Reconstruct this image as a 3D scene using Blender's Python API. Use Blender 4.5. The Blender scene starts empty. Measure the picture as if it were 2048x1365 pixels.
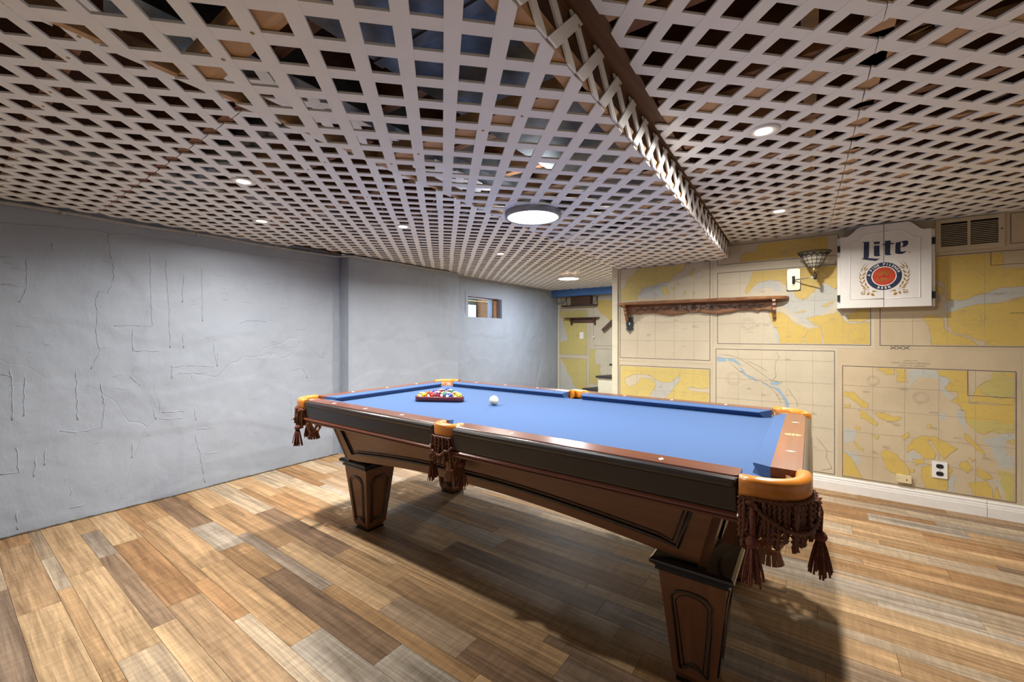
import bpy, bmesh, math, random
from mathutils import Vector, Matrix
random.seed(7)
C = bpy.context.scene.collection
SC = bpy.context.scene
PI = math.pi
# ------------------------------------------------------------------ camera, world, exposure
cd = bpy.data.cameras.new('camera')
cd.sensor_width = 36.0
cd.lens = 836.0 / 2048.0 * 36.0
cd.shift_y = -14.5 / 2048.0
cd.clip_start = 0.02
cam = bpy.data.objects.new('camera', cd)
cam.location = (0, 0, 1.18)
cam.rotation_euler = (PI / 2, 0, math.radians(35.5))
C.objects.link(cam)
SC.camera = cam
wd = bpy.data.worlds.new('world')
SC.world = wd
wd.use_nodes = True
wd.node_tree.nodes['Background'].inputs[0].default_value = (0.75, 0.85, 1.0, 1)
wd.node_tree.nodes['Background'].inputs[1].default_value = 3.5
SC.view_settings.view_transform = 'Standard'
SC.view_settings.look = 'None'
SC.view_settings.gamma = 1.0
SC.view_settings.use_curve_mapping = False
SC.view_settings.exposure = 0.27
SPOT_W, MAIN_W, FAR_W = 27.0, 20.0, 46.0

# ------------------------------------------------------------------ materials
MAT = {}
def new_mat(name):
    m = bpy.data.materials.new(name); m.use_nodes = True
    MAT[name] = m
    nt = m.node_tree
    return m, nt, nt.nodes['Principled BSDF']
def node(nt, typ, **kw):
    n = nt.nodes.new(typ)
    for k, v in kw.items():
        if k == 'op': n.operation = v
        else: setattr(n, k, v)
    return n
def link(nt, a, b): nt.links.new(a, b)
def ramp(nt, stops, fac):
    r = nt.nodes.new('ShaderNodeValToRGB')
    el = r.color_ramp.elements
    while len(el) < len(stops): el.new(0.5)
    for e, (p, c) in zip(el, stops):
        e.position = p; e.color = (c[0], c[1], c[2], 1)
    link(nt, fac, r.inputs[0])
    return r.outputs[0]
def noise(nt, scale, vec=None, detail=4, rough=0.55, dist=0.0):
    n = nt.nodes.new('ShaderNodeTexNoise')
    n.inputs['Scale'].default_value = scale
    n.inputs['Detail'].default_value = detail
    n.inputs['Roughness'].default_value = rough
    n.inputs['Distortion'].default_value = dist
    if vec is not None: link(nt, vec, n.inputs['Vector'])
    return n.outputs[0]
def coord(nt, scale=(1, 1, 1), kind='Object', rnd=False):
    tc = nt.nodes.new('ShaderNodeTexCoord')
    mp = nt.nodes.new('ShaderNodeMapping')
    mp.inputs['Scale'].default_value = scale
    link(nt, tc.outputs[kind], mp.inputs[0])
    if rnd:
        oi = nt.nodes.new('ShaderNodeObjectInfo')
        ml = nt.nodes.new('ShaderNodeMath'); ml.operation = 'MULTIPLY'; ml.inputs[1].default_value = 57.0
        link(nt, oi.outputs['Random'], ml.inputs[0])
        cx = nt.nodes.new('ShaderNodeCombineXYZ')
        link(nt, ml.outputs[0], cx.inputs[0]); link(nt, ml.outputs[0], cx.inputs[2])
        link(nt, cx.outputs[0], mp.inputs['Location'])
    return mp.outputs[0]
def bump(nt, bs, h, strength=0.3, dist=0.01):
    b = nt.nodes.new('ShaderNodeBump')
    b.inputs['Strength'].default_value = strength
    b.inputs['Distance'].default_value = dist
    link(nt, h, b.inputs['Height'])
    link(nt, b.outputs[0], bs.inputs['Normal'])
def simple(name, col, rough=0.5, metal=0.0, coat=0.0, var=0.12, scale=20.0, bmp=0.0, emis=0.0, spec=0.5):
    m, nt, bs = new_mat(name)
    f = noise(nt, scale, coord(nt))
    c = ramp(nt, [(0.3, [x * (1 - var) for x in col]), (0.7, [min(1, x * (1 + var)) for x in col])], f)
    link(nt, c, bs.inputs['Base Color'])
    bs.inputs['Roughness'].default_value = rough
    bs.inputs['Metallic'].default_value = metal
    bs.inputs['Coat Weight'].default_value = coat
    bs.inputs['Coat Roughness'].default_value = 0.08
    bs.inputs['Specular IOR Level'].default_value = spec
    if bmp: bump(nt, bs, noise(nt, scale * 4, coord(nt)), bmp, 0.004)
    if emis:
        bs.inputs['Emission Color'].default_value = (*col, 1)
        bs.inputs['Emission Strength'].default_value = emis
    return m
def wood(name, dark, light, axis=0, rough=0.45, coat=0.0, scale=1.0, rnd=True, bmp=0.1):
    m, nt, bs = new_mat(name)
    s = [26 * scale] * 3; s[axis] = 1.6 * scale
    v = coord(nt, s, rnd=rnd)
    f = noise(nt, 1.0, v, 6, 0.62, 0.6)
    c = ramp(nt, [(0.28, dark), (0.55, [(a + b) / 2 for a, b in zip(dark, light)]), (0.75, light)], f)
    link(nt, c, bs.inputs['Base Color'])
    bs.inputs['Roughness'].default_value = rough
    bs.inputs['Coat Weight'].default_value = coat
    bs.inputs['Coat Roughness'].default_value = 0.16
    if bmp: bump(nt, bs, f, bmp, 0.002)
    return m

# rough troweled plaster, painted grey lavender
m, nt, bs = new_mat('plaster')
v = coord(nt, kind='Object')
n1 = noise(nt, 1.3, v, 5, 0.6)
c = ramp(nt, [(0.3, (0.262, 0.302, 0.37)), (0.7, (0.315, 0.355, 0.43))], n1)
link(nt, c, bs.inputs['Base Color'])
bs.inputs['Roughness'].default_value = 0.62
na = noise(nt, 7.0, coord(nt, (1, 1, 0.7)), 4, 0.5, 0.25)
vo = node(nt, 'ShaderNodeTexVoronoi', feature='DISTANCE_TO_EDGE'); vo.inputs['Scale'].default_value = 1.1
nv = nt.nodes.new('ShaderNodeTexNoise'); nv.inputs['Scale'].default_value = 2.5; link(nt, v, nv.inputs['Vector'])
mx = nt.nodes.new('ShaderNodeMixRGB'); mx.inputs[0].default_value = 0.35; link(nt, v, mx.inputs[1]); link(nt, nv.outputs[1], mx.inputs[2])
link(nt, mx.outputs[0], vo.inputs['Vector'])
cr = node(nt, 'ShaderNodeMapRange'); cr.inputs['From Max'].default_value = 0.006; cr.inputs['To Max'].default_value = 0.18
link(nt, vo.outputs[0], cr.inputs[0])
pw = noise(nt, 0.9, v, 2)
pr = node(nt, 'ShaderNodeMapRange'); pr.inputs['From Min'].default_value = 0.45; pr.inputs['From Max'].default_value = 0.6
link(nt, pw, pr.inputs[0])
inv = node(nt, 'ShaderNodeMath', op='MULTIPLY'); link(nt, cr.outputs[0], inv.inputs[0]); link(nt, pr.outputs[0], inv.inputs[1])
nb = noise(nt, 60.0, v, 3)
a1 = node(nt, 'ShaderNodeMath', op='MULTIPLY_ADD'); link(nt, nb, a1.inputs[0]); a1.inputs[1].default_value = 0.07; link(nt, na, a1.inputs[2])
a2 = node(nt, 'ShaderNodeMath', op='ADD'); link(nt, a1.outputs[0], a2.inputs[0]); link(nt, inv.outputs[0], a2.inputs[1])
bump(nt, bs, a2.outputs[0], 0.42, 0.022)

# chart papers: aged sheet, printed land and shallows, all with fine speckle
def paper(name, col, speck=0.5, stain=0.25, rough=0.55, contour=0.16):
    m, nt, bs = new_mat(name)
    v = coord(nt)
    st = noise(nt, 2.2, v, 4, 0.6)
    base = ramp(nt, [(0.35, [x * (1 - stain * 0.5) for x in col]), (0.65, col)], st)
    sp = noise(nt, 190.0, v, 2, 0.7)
    pt = noise(nt, 7.0, v, 2)
    r1 = node(nt, 'ShaderNodeMapRange'); r1.inputs['From Min'].default_value = 0.60; r1.inputs['From Max'].default_value = 0.70
    link(nt, sp, r1.inputs[0])
    r2 = node(nt, 'ShaderNodeMapRange'); r2.inputs['From Min'].default_value = 0.42; r2.inputs['From Max'].default_value = 0.62; r2.inputs['To Max'].default_value = speck
    link(nt, pt, r2.inputs[0])
    ml = node(nt, 'ShaderNodeMath', op='MULTIPLY'); link(nt, r1.outputs[0], ml.inputs[0]); link(nt, r2.outputs[0], ml.inputs[1])
    mix = nt.nodes.new('ShaderNodeMixRGB'); link(nt, ml.outputs[0], mix.inputs[0]); link(nt, base, mix.inputs[1])
    mix.inputs[2].default_value = (0.16, 0.13, 0.10, 1)
    cn = noise(nt, 4.5, v, 5, 0.55)
    c1 = node(nt, 'ShaderNodeMath', op='MULTIPLY'); link(nt, cn, c1.inputs[0]); c1.inputs[1].default_value = 9.0
    c2 = node(nt, 'ShaderNodeMath', op='FRACT'); link(nt, c1.outputs[0], c2.inputs[0])
    c3 = node(nt, 'ShaderNodeMath', op='LESS_THAN'); link(nt, c2.outputs[0], c3.inputs[0]); c3.inputs[1].default_value = 0.10
    c4 = node(nt, 'ShaderNodeMath', op='MULTIPLY'); link(nt, c3.outputs[0], c4.inputs[0]); c4.inputs[1].default_value = contour
    m2 = nt.nodes.new('ShaderNodeMixRGB'); link(nt, c4.outputs[0], m2.inputs[0]); link(nt, mix.outputs[0], m2.inputs[1]); m2.inputs[2].default_value = (0.22, 0.17, 0.10, 1)
    link(nt, m2.outputs[0], bs.inputs['Base Color'])
    bs.inputs['Roughness'].default_value = rough
paper('chart_paper', (0.60, 0.53, 0.395), 0.45, contour=0.05)
paper('chart_paper_tan', (0.60, 0.49, 0.33), 0.35, 0.35, contour=0.05)
paper('chart_land', (0.62, 0.45, 0.12), 0.4, 0.2)
paper('chart_land_pale', (0.62, 0.50, 0.17), 0.3, 0.2)
paper('chart_flats', (0.54, 0.46, 0.16), 0.4, 0.2)
paper('chart_shoal', (0.50, 0.50, 0.455), 0.7, 0.2)
paper('chart_blue', (0.30, 0.43, 0.55), 0.3, 0.2)
paper('wall_paper', (0.58, 0.50, 0.355), 0.12, 0.35, contour=0.0)
simple('chart_ink', (0.13, 0.10, 0.09), 0.6, var=0.3)
simple('chart_ink_faint', (0.36, 0.31, 0.22), 0.6, var=0.3)

simple('lattice_white', (0.87, 0.88, 0.885), 0.4, var=0.04, scale=8, bmp=0.05)
wood('joist_wood', (0.13, 0.052, 0.022), (0.30, 0.14, 0.062), 0, 0.7)
wood('batten_wood', (0.42, 0.23, 0.10), (0.66, 0.42, 0.22), 0, 0.6)
wood('subfloor_wood', (0.06, 0.024, 0.012), (0.17, 0.072, 0.035), 0, 0.8, rnd=False)
wood('beam_wood', (0.10, 0.05, 0.025), (0.25, 0.13, 0.065), 1, 0.75)
m, nt, bs = new_mat('duct_metal')
f = noise(nt, 9, coord(nt), 6, 0.6)
link(nt, ramp(nt, [(0.3, (0.10, 0.12, 0.14)), (0.7, (0.30, 0.33, 0.36))], f), bs.inputs['Base Color'])
bs.inputs['Metallic'].default_value = 0.8; bs.inputs['Roughness'].default_value = 0.38
simple('foil_white', (0.5, 0.52, 0.54), 0.35, 0.3, var=0.3)
simple('blue_paint', (0.06, 0.17, 0.45), 0.5, var=0.1, scale=5)
simple('trim_white', (0.78, 0.76, 0.73), 0.35, var=0.04)
simple('trim_cream', (0.66, 0.64, 0.50), 0.45, var=0.05)
simple('conduit_grey', (0.32, 0.33, 0.34), 0.5, var=0.15)
simple('dark_metal', (0.03, 0.03, 0.032), 0.4, 0.6)
simple('iron_black', (0.022, 0.028, 0.034), 0.5, 0.3)
simple('brass', (0.55, 0.40, 0.17), 0.3, 0.9)
simple('brushed_nickel', (0.47, 0.42, 0.32), 0.38, 0.7)
simple('badge_gold', (0.42, 0.32, 0.16), 0.35)
simple('screw_metal', (0.42, 0.27, 0.10), 0.4, 0.5)
simple('plate_white', (0.80, 0.80, 0.80), 0.35, var=0.02)
simple('plate_ivory', (0.70, 0.60, 0.36), 0.4, var=0.04)
simple('socket_black', (0.02, 0.018, 0.018), 0.4)
simple('cabinet_white', (0.74, 0.72, 0.69), 0.35, var=0.03)
simple('print_navy', (0.018, 0.026, 0.07), 0.45)
simple('print_red', (0.55, 0.02, 0.015), 0.45)
simple('print_gold', (0.33, 0.17, 0.02), 0.45)
simple('print_white', (0.8, 0.78, 0.74), 0.45)
simple('vent_cream', (0.55, 0.46, 0.32), 0.45, var=0.06)
simple('cavity_black', (0.008, 0.007, 0.006), 0.9)

wood('mahogany', (0.095, 0.026, 0.013), (0.17, 0.05, 0.022), 0, 0.3, 0.35, 1.0, bmp=0.0)
wood('mahogany_cross_lit', (0.12, 0.034, 0.012), (0.22, 0.068, 0.024), 1, 0.3, 0.35, 1.0, bmp=0.0)  # end rails: cross grain, the orange lamplight mixed into a brighter colour
wood('espresso', (0.012, 0.008, 0.0075), (0.022, 0.013, 0.011), 0, 0.3, 0.5, 1.0, bmp=0.0)
wood('skirt_wood', (0.135, 0.056, 0.027), (0.215, 0.098, 0.048), 0, 0.35, 0.25, 1.0, bmp=0.0)
wood('leg_wood', (0.13, 0.05, 0.023), (0.205, 0.088, 0.04), 2, 0.35, 0.25, 1.0, bmp=0.0)
simple('black_lacquer', (0.010, 0.009, 0.009), 0.22, coat=0.4)
m, nt, bs = new_mat('billiard_cloth')
v = coord(nt)
f = noise(nt, 420, v, 2, 0.7)
link(nt, ramp(nt, [(0.3, (0.021, 0.056, 0.155)), (0.7, (0.034, 0.090, 0.225))], f), bs.inputs['Base Color'])
bs.inputs['Roughness'].default_value = 0.9
bs.inputs['Sheen Weight'].default_value = 0.08
bs.inputs['Sheen Roughness'].default_value = 0.4
bs.inputs['Sheen Tint'].default_value = (0.6, 0.75, 1, 1)
bump(nt, bs, f, 0.12, 0.001)
simple('cushion_facing', (0.012, 0.02, 0.04), 0.8)
simple('leather_tan', (0.55, 0.195, 0.022), 0.28, coat=0.35, var=0.18, scale=14)
simple('leather_brown', (0.20, 0.075, 0.022), 0.45, var=0.25, scale=18, bmp=0.1)
simple('rope_brown', (0.125, 0.040, 0.018), 0.38, var=0.35, scale=130)
simple('tassel_thread', (0.125, 0.034, 0.018), 0.8, var=0.6, scale=160)
simple('pearl', (0.82, 0.80, 0.74), 0.2)
simple('rack_wood', (0.10, 0.012, 0.014), 0.3, coat=0.3)
wood('carved_wood', (0.15, 0.06, 0.02), (0.34, 0.155, 0.06), 0, 0.4, 0.2, 1.0)
wood('dark_shelf_wood', (0.055, 0.024, 0.014), (0.12, 0.055, 0.03), 0, 0.5, 0.0, 1.0)
simple('tread_dark', (0.022, 0.023, 0.025), 0.6)
simple('ivory_ball', (0.60, 0.57, 0.45), 0.12, coat=0.5, var=0.01)
simple('window_wood', (0.26, 0.12, 0.05), 0.7, var=0.4, scale=30)
simple('well_concrete', (0.10, 0.085, 0.06), 0.9, var=0.7, scale=40, bmp=0.5)
simple('well_white', (0.85, 0.87, 0.9), 0.6, var=0.05)
m, nt, bs = new_mat('window_glass')
bs.inputs['Base Color'].default_value = (0.9, 0.95, 0.95, 1); bs.inputs['Roughness'].default_value = 0.03
bs.inputs['Transmission Weight'].default_value = 1.0; bs.inputs['IOR'].default_value = 1.02
def glassy(name, col):
    m, nt, bs = new_mat(name)
    v = coord(nt)
    link(nt, ramp(nt, [(0.3, [x * 0.7 for x in col]), (0.7, col)], noise(nt, 30, v)), bs.inputs['Base Color'])
    bs.inputs['Roughness'].default_value = 0.15
    bs.inputs['Transmission Weight'].default_value = 0.55
    bs.inputs['IOR'].default_value = 1.1
for k, c in dict(clear=(0.9, 0.85, 0.7), amber=(0.55, 0.32, 0.14), purple=(0.25, 0.17, 0.35), green=(0.15, 0.3, 0.12), white=(0.95, 0.93, 0.88), red=(0.4, 0.12, 0.08)).items():
    glassy('shade_' + k, c)
def emitter(name, col, s):
    m, nt, bs = new_mat(name)
    bs.inputs['Base Color'].default_value = (*col, 1)
    bs.inputs['Emission Color'].default_value = (*col, 1)
    bs.inputs['Emission Strength'].default_value = s
emitter('lamp_warm', (1.0, 0.90, 0.74), 14.0)
emitter('lamp_cool', (0.93, 0.97, 1.0), 9.0)

# floor planks: every plank takes its own tone
m, nt, bs = new_mat('floor_plank')
oi = nt.nodes.new('ShaderNodeObjectInfo')
tone = ramp(nt, [(0.0, (0.246, 0.137, 0.068)), (0.16, (0.363, 0.228, 0.117)), (0.34, (0.44, 0.312, 0.185)), (0.5, (0.304, 0.19, 0.099)), (0.64, (0.406, 0.326, 0.234)), (0.78, (0.186, 0.118, 0.073)), (0.9, (0.363, 0.317, 0.263)), (1.0, (0.473, 0.361, 0.234))], oi.outputs['Random'])
v = coord(nt, (1.3, 22, 22), rnd=True)
g = noise(nt, 1.0, v, 7, 0.65, 0.9)
v2 = coord(nt, (60, 8, 8), rnd=True)
g2 = noise(nt, 1.0, v2, 3, 0.6, 0.3)
v3 = coord(nt, (3, 120, 60), rnd=True)
g3 = noise(nt, 1.0, v3, 3, 0.7)
sh = ramp(nt, [(0.25, (0.42, 0.38, 0.35)), (0.5, (0.95, 0.95, 0.95)), (0.72, (1.5, 1.47, 1.42))], g)
sh2 = ramp(nt, [(0.3, (0.86, 0.84, 0.82)), (0.7, (1.1, 1.1, 1.1))], g2)
sh3 = ramp(nt, [(0.3, (0.74, 0.72, 0.70)), (0.55, (1.06, 1.06, 1.06))], g3)
cur = tone
for s_ in (sh, sh2, sh3):
    mm = nt.nodes.new('ShaderNodeMixRGB'); mm.blend_type = 'MULTIPLY'; mm.inputs[0].default_value = 1.0
    link(nt, cur, mm.inputs[1]); link(nt, s_, mm.inputs[2]); cur = mm.outputs[0]
link(nt, cur, bs.inputs['Base Color'])
bs.inputs['Roughness'].default_value = 0.5
bs.inputs['Specular IOR Level'].default_value = 0.08
bump(nt, bs, g, 0.12, 0.002)
simple('floor_base', (0.05, 0.03, 0.02), 0.8)

# ------------------------------------------------------------------ mesh helpers
class MB:
    def __init__(self): self.v = []; self.f = []; self.sm = []
    def add(self, vs, fs, smooth=False):
        o = len(self.v)
        self.v += [tuple(p) for p in vs]
        self.f += [tuple(i + o for i in q) for q in fs]
        self.sm += [smooth] * len(fs)
        return self
    def box(self, x0, x1, y0, y1, z0, z1):
        vs = [(x, y, z) for z in (z0, z1) for y in (y0, y1) for x in (x0, x1)]
        return self.add(vs, [(0, 2, 3, 1), (4, 5, 7, 6), (0, 1, 5, 4), (2, 6, 7, 3), (0, 4, 6, 2), (1, 3, 7, 5)])
    def prism(self, poly, fn, a, b):
        # poly: 2D outline, fn(u, w, t) -> 3D, extruded from t=a to t=b
        n = len(poly)
        vs = [fn(p[0], p[1], a) for p in poly] + [fn(p[0], p[1], b) for p in poly]
        fs = [tuple(range(n - 1, -1, -1)), tuple(range(n, 2 * n))]
        fs += [(i, (i + 1) % n, n + (i + 1) % n, n + i) for i in range(n)]
        return self.add(vs, fs)
    def rings(self, rs, closed=True, caps=True, smooth=True, loop=False):
        n = len(rs[0]); vs = [p for r in rs for p in r]; fs = []
        m_ = len(rs)
        for i in range(m_ if loop else m_ - 1):
            i2 = (i + 1) % m_
            for j in range(n if closed else n - 1):
                j2 = (j + 1) % n
                fs.append((i * n + j, i * n + j2, i2 * n + j2, i2 * n + j))
        self.add(vs, fs, smooth)
        if caps and not loop:
            self.add(rs[0][::-1], [tuple(range(n))]); self.add(rs[-1], [tuple(range(n))])
        return self
    def lathe(self, prof, c, seg=24, axis='z', smooth=True, ring=False):
        rs = []
        for r, h in prof:
            ring = []
            for k in range(seg):
                a = 2 * PI * k / seg
                if axis == 'z': ring.append((c[0] + r * math.cos(a), c[1] + r * math.sin(a), c[2] + h))
                elif axis == 'y': ring.append((c[0] + r * math.cos(a), c[1] + h, c[2] + r * math.sin(a)))
                else: ring.append((c[0] + h, c[1] + r * math.cos(a), c[2] + r * math.sin(a)))
            rs.append(ring)
        return self.rings(rs, smooth=smooth, loop=ring)
    def tube(self, pts, r, seg=8, twist=None, rfn=None, caps=True):
        pts = [Vector(p) for p in pts]; rs = []; prev = None; s = 0.0
        for i, p in enumerate(pts):
            t = (pts[min(i + 1, len(pts) - 1)] - pts[max(i - 1, 0)])
            if t.length < 1e-9: t = Vector((0, 0, 1))
            t.normalize()
            if prev is None:
                up = Vector((0, 0, 1)) if abs(t.z) < 0.9 else Vector((1, 0, 0))
                nrm = t.cross(up).normalized()
            else:
                nrm = (prev - t * prev.dot(t)).normalized()
            prev = nrm; b = t.cross(nrm)
            if i: s += (p - pts[i - 1]).length
            ring = []
            for k in range(seg):
                a = 2 * PI * k / seg
                rr = r if rfn is None else r * rfn(s)
                if twist: rr *= 1 + 0.5 * math.cos(2 * a - twist * s)
                ring.append(p + nrm * (rr * math.cos(a)) + b * (rr * math.sin(a)))
            rs.append(ring)
        return self.rings(rs, caps=caps)
    def sphere(self, c, r, seg=16, rn=10, sx=1, sy=1, sz=1):
        rs = []
        for i in range(1, rn):
            t = PI * i / rn
            rs.append([(c[0] + sx * r * math.sin(t) * math.cos(2 * PI * k / seg), c[1] + sy * r * math.sin(t) * math.sin(2 * PI * k / seg), c[2] - sz * r * math.cos(t)) for k in range(seg)])
        self.rings(rs, caps=False)
        o = len(self.v)
        self.v += [(c[0], c[1], c[2] - sz * r), (c[0], c[1], c[2] + sz * r)]
        b0 = o - len(rs) * seg
        for k in range(seg):
            self.f.append((o, b0 + (k + 1) % seg, b0 + k)); self.sm.append(True)
            l = b0 + (len(rs) - 1) * seg
            self.f.append((o + 1, l + k, l + (k + 1) % seg)); self.sm.append(True)
        return self
    def mesh(self, name, mat, off=(0, 0, 0)):
        me = bpy.data.meshes.new(name)
        me.from_pydata([(p[0] - off[0], p[1] - off[1], p[2] - off[2]) for p in self.v], [], self.f)
        me.polygons.foreach_set('use_smooth', self.sm)
        me.materials.append(MAT[mat])
        bm = bmesh.new(); bm.from_mesh(me)
        bmesh.ops.remove_doubles(bm, verts=bm.verts, dist=1e-6)
        bmesh.ops.recalc_face_normals(bm, faces=bm.faces)
        bm.to_mesh(me); bm.free()
        return me
    def build(self, name, mat, parent=None, center=False):
        # vertices are given in world space; parents here are never rotated or scaled
        off = wloc(parent) if parent else Vector((0, 0, 0))
        if center or (parent is None):
            xs = [p[0] for p in self.v]; ys = [p[1] for p in self.v]; zs = [p[2] for p in self.v]
            o = Vector(((min(xs) + max(xs)) / 2, (min(ys) + max(ys)) / 2, min(zs)))
        else:
            o = off
        ob = bpy.data.objects.new(name, self.mesh(name, mat, o))
        C.objects.link(ob)
        ob.location = o - off
        if parent: ob.parent = parent
        return ob
def wloc(o):
    p = Vector(o.location)
    while o.parent: o = o.parent; p = p + Vector(o.location)
    return p
def tag(o, label=None, cat=None, group=None, kind=None):
    if label: o['label'] = label
    if cat: o['category'] = cat
    if group: o['group'] = group
    if kind: o['kind'] = kind
    return o
def thing(name, loc, label, cat, group=None):
    o = bpy.data.objects.new(name, None); o.empty_display_size = 0.05
    C.objects.link(o); o.location = loc
    return tag(o, label, cat, group)
def dup(o, parent=None):
    c = o.copy(); C.objects.link(c)
    if parent: c.parent = parent
    for ch in list(o.children): dup(ch, c)
    return c
def lamp(name, loc, size, watt, col, parent, spread=180):
    ld = bpy.data.lights.new(name, 'AREA'); ld.shape = 'DISK'; ld.size = size; ld.energy = watt; ld.color = col; ld.spread = math.radians(spread)
    o = bpy.data.objects.new(name, ld); C.objects.link(o); o.parent = parent
    o.location = Vector(loc) - wloc(parent)
    return o
def clip(poly, half):
    # Sutherland-Hodgman against half-planes (nx, ny, d): keep nx*x+ny*y <= d
    for nx, ny, d in half:
        out = []
        for i, p in enumerate(poly):
            q = poly[(i + 1) % len(poly)]
            dp = nx * p[0] + ny * p[1] - d; dq = nx * q[0] + ny * q[1] - d
            if dp <= 0: out.append(p)
            if (dp < 0 < dq) or (dq < 0 < dp):
                t = dp / (dp - dq); out.append((p[0] + t * (q[0] - p[0]), p[1] + t * (q[1] - p[1])))
        poly = out
        if len(poly) < 3: return []
    return poly
def halves(quad):
    # counter-clockwise convex outline -> half planes
    h = []
    for i, p in enumerate(quad):
        q = quad[(i + 1) % len(quad)]
        nx, ny = q[1] - p[1], p[0] - q[0]
        h.append((nx, ny, nx * p[0] + ny * p[1]))
    return h
def text_tris(s, size, fn, bold=0.0, align='CENTER'):
    # flat lettering as mesh data: fn maps (x, y) of the text plane to 3D
    cu = bpy.data.curves.new('lettering', 'FONT'); cu.body = s; cu.size = size; cu.align_x = align; cu.align_y = 'CENTER'; cu.offset = bold; cu.resolution_u = 3
    ob = bpy.data.objects.new('lettering', cu); C.objects.link(ob)
    me = bpy.data.meshes.new_from_object(ob)
    vs = [fn(v.co.x, v.co.y) for v in me.vertices]; fs = [tuple(p.vertices) for p in me.polygons]
    bpy.data.objects.remove(ob); bpy.data.curves.remove(cu); bpy.data.meshes.remove(me)
    return vs, fs
PLASTER_LINES=[[(0.698,1.839),(0.707,1.74),(0.726,1.642),(0.726,1.541),(0.698,1.45),(0.656,1.459),(0.639,1.404),(0.649,1.311),(0.644,1.212),(0.649,1.113),(0.662,1.064),(0.618,0.955)],[(0.698,1.834),(0.773,1.853),(0.861,1.852),(1.008,1.85),(1.144,1.84),(1.29,1.842),(1.447,1.838),(1.648,1.837),(1.869,1.847),(2.113,1.848),(2.345,1.831)],[(0.246,1.816),(0.331,1.821),(0.436,1.834),(0.508,1.837),(0.618,1.847),(0.698,1.844)],[(0.912,1.747),(0.916,1.614),(0.918,1.455),(0.923,1.241)],[(0.726,1.233),(0.812,1.24),(0.923,1.236)],[(1.001,1.72),(1.008,1.544),(1.019,1.353),(1.025,1.078)],[(1.106,1.621),(1.102,1.497),(1.097,1.412)],[(1.215,1.674),(1.22,1.478),(1.22,1.275)],[(0.821,1.227),(0.821,1.071)],[(0.812,1.066),(0.965,1.058)],[(1.097,1.188),(1.104,1.076)],[(0.285,0.978),(0.288,0.878),(0.295,0.767),(0.29,0.68)],[(0.339,0.929),(0.333,0.695)],[(0.552,0.948),(0.554,0.78),(0.558,0.635)],[(0.246,0.948),(0.288,0.934)],[(0.246,1.62),(0.345,1.624)],[(0.345,1.624),(0.348,1.456),(0.316,1.364)],[(0.246,1.464),(0.331,1.459)],[(0.476,0.583),(0.558,0.558),(0.671,0.571),(0.68,0.714),(0.662,0.865)],[(1.03,0.941),(1.144,0.948),(1.29,0.924)],[(1.075,0.888),(1.252,0.883)],[(1.041,0.962),(1.034,0.858)],[(0.933,0.652),(0.948,0.57)],[(0.975,0.619),(1.12,0.611)],[(0.965,0.572),(1.097,0.559)],[(1.172,0.632),(1.179,0.531)],[(1.191,0.457),(1.302,0.457)],[(1.172,0.432),(1.203,0.297),(1.24,0.041)],[(1.24,0.259),(1.341,0.25)],[(0.309,0.145),(0.312,0.033)],[(0.524,0.082),(0.586,0.093)],[(0.421,0.486),(0.417,0.383)],[(0.382,0.437),(0.375,0.326)],[(0.309,0.511),(0.316,0.365),(0.246,0.373)],[(0.821,0.448),(0.817,0.332)],[(1.475,1.266),(1.531,1.289),(1.678,1.287)],[(1.29,1.115),(1.32,0.922),(1.328,1.04)],[(1.902,0.851),(2.005,0.878),(2.041,0.771)],[(1.885,0.615),(1.895,0.411)],[(0.841,0.979),(0.812,0.877),(0.861,0.82)]]
# ------------------------------------------------------------------ the room
XL, YW, YB = -3.79, 3.975, 6.757          # left wall, chart wall, alcove back wall
XR, YF = 2.6, -2.0                        # walls behind and beside the camera
ZL, ZM = 1.953, 1.815                     # lattice: upper level, dropped middle bay
ZTOP = 2.24
def struct(o): o['kind'] = 'structure'; return o

base = MB().box(XL - 0.1, XR, YF, YB, -0.06, -0.006).build('floor', 'floor_base'); struct(base)
def plank_mesh(l, w):
    return MB().box(0, l - 0.0012, 0, w - 0.0012, -0.006, 0.0).mesh('plank', 'floor_plank')
pcache = {}
def plank(x, y, l, w):
    key = (round(l, 2), round(w, 3))
    if key not in pcache: pcache[key] = plank_mesh(l, w)
    o = bpy.data.objects.new('plank', pcache[key]); C.objects.link(o); o.parent = base
    o.location = Vector((x, y, 0)) - wloc(base)
    return o
LEN = 0.895
rng = random.Random(5)
y = -0.42; row = 0
pattern = [0.128, 0.064, 0.128, 0.128, 0.064, 0.128, 0.128, 0.05, 0.128, 0.078]
while y < YW - 0.012:
    w = pattern[row % len(pattern)]
    w = min(w, YW - 0.012 - y)
    x = XL + 0.012
    x1 = 2.2 if y > 0.6 else 0.9
    first = True
    phase = (row * 0.37 % 1.0) * LEN
    while x < x1:
        l = (phase if phase > 0.15 else phase + LEN * 0.5) if first else LEN
        if rng.random() < 0.18 and not first: l = LEN * 0.5
        first = False
        plank(x, y, l, w); x += l
    y += w; row += 1
mb = MB()
y = YW - 0.012
while y < YB - 0.02:
    x = XL + 0.012 + rng.random() * 0.4 - 0.4
    while x < -1.4:
        mb.box(max(x, XL + 0.012), min(x + LEN - 0.0012, -1.2), y, y + 0.1268, -0.006, 0.0); x += LEN
    y += 0.128
o = mb.build('plank', 'floor_plank', base); o['kind'] = 'stuff'
mb = MB()
y = -0.42 - 0.128
while y > YF:
    x = XL + 0.012 - rng.random() * 0.4
    while x < XR:
        mb.box(max(x, XL), min(x + LEN - 0.0012, XR), y, y + 0.1268, -0.006, 0.0); x += LEN
    y -= 0.128
o = mb.build('plank', 'floor_plank', base); o['kind'] = 'stuff'

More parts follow.
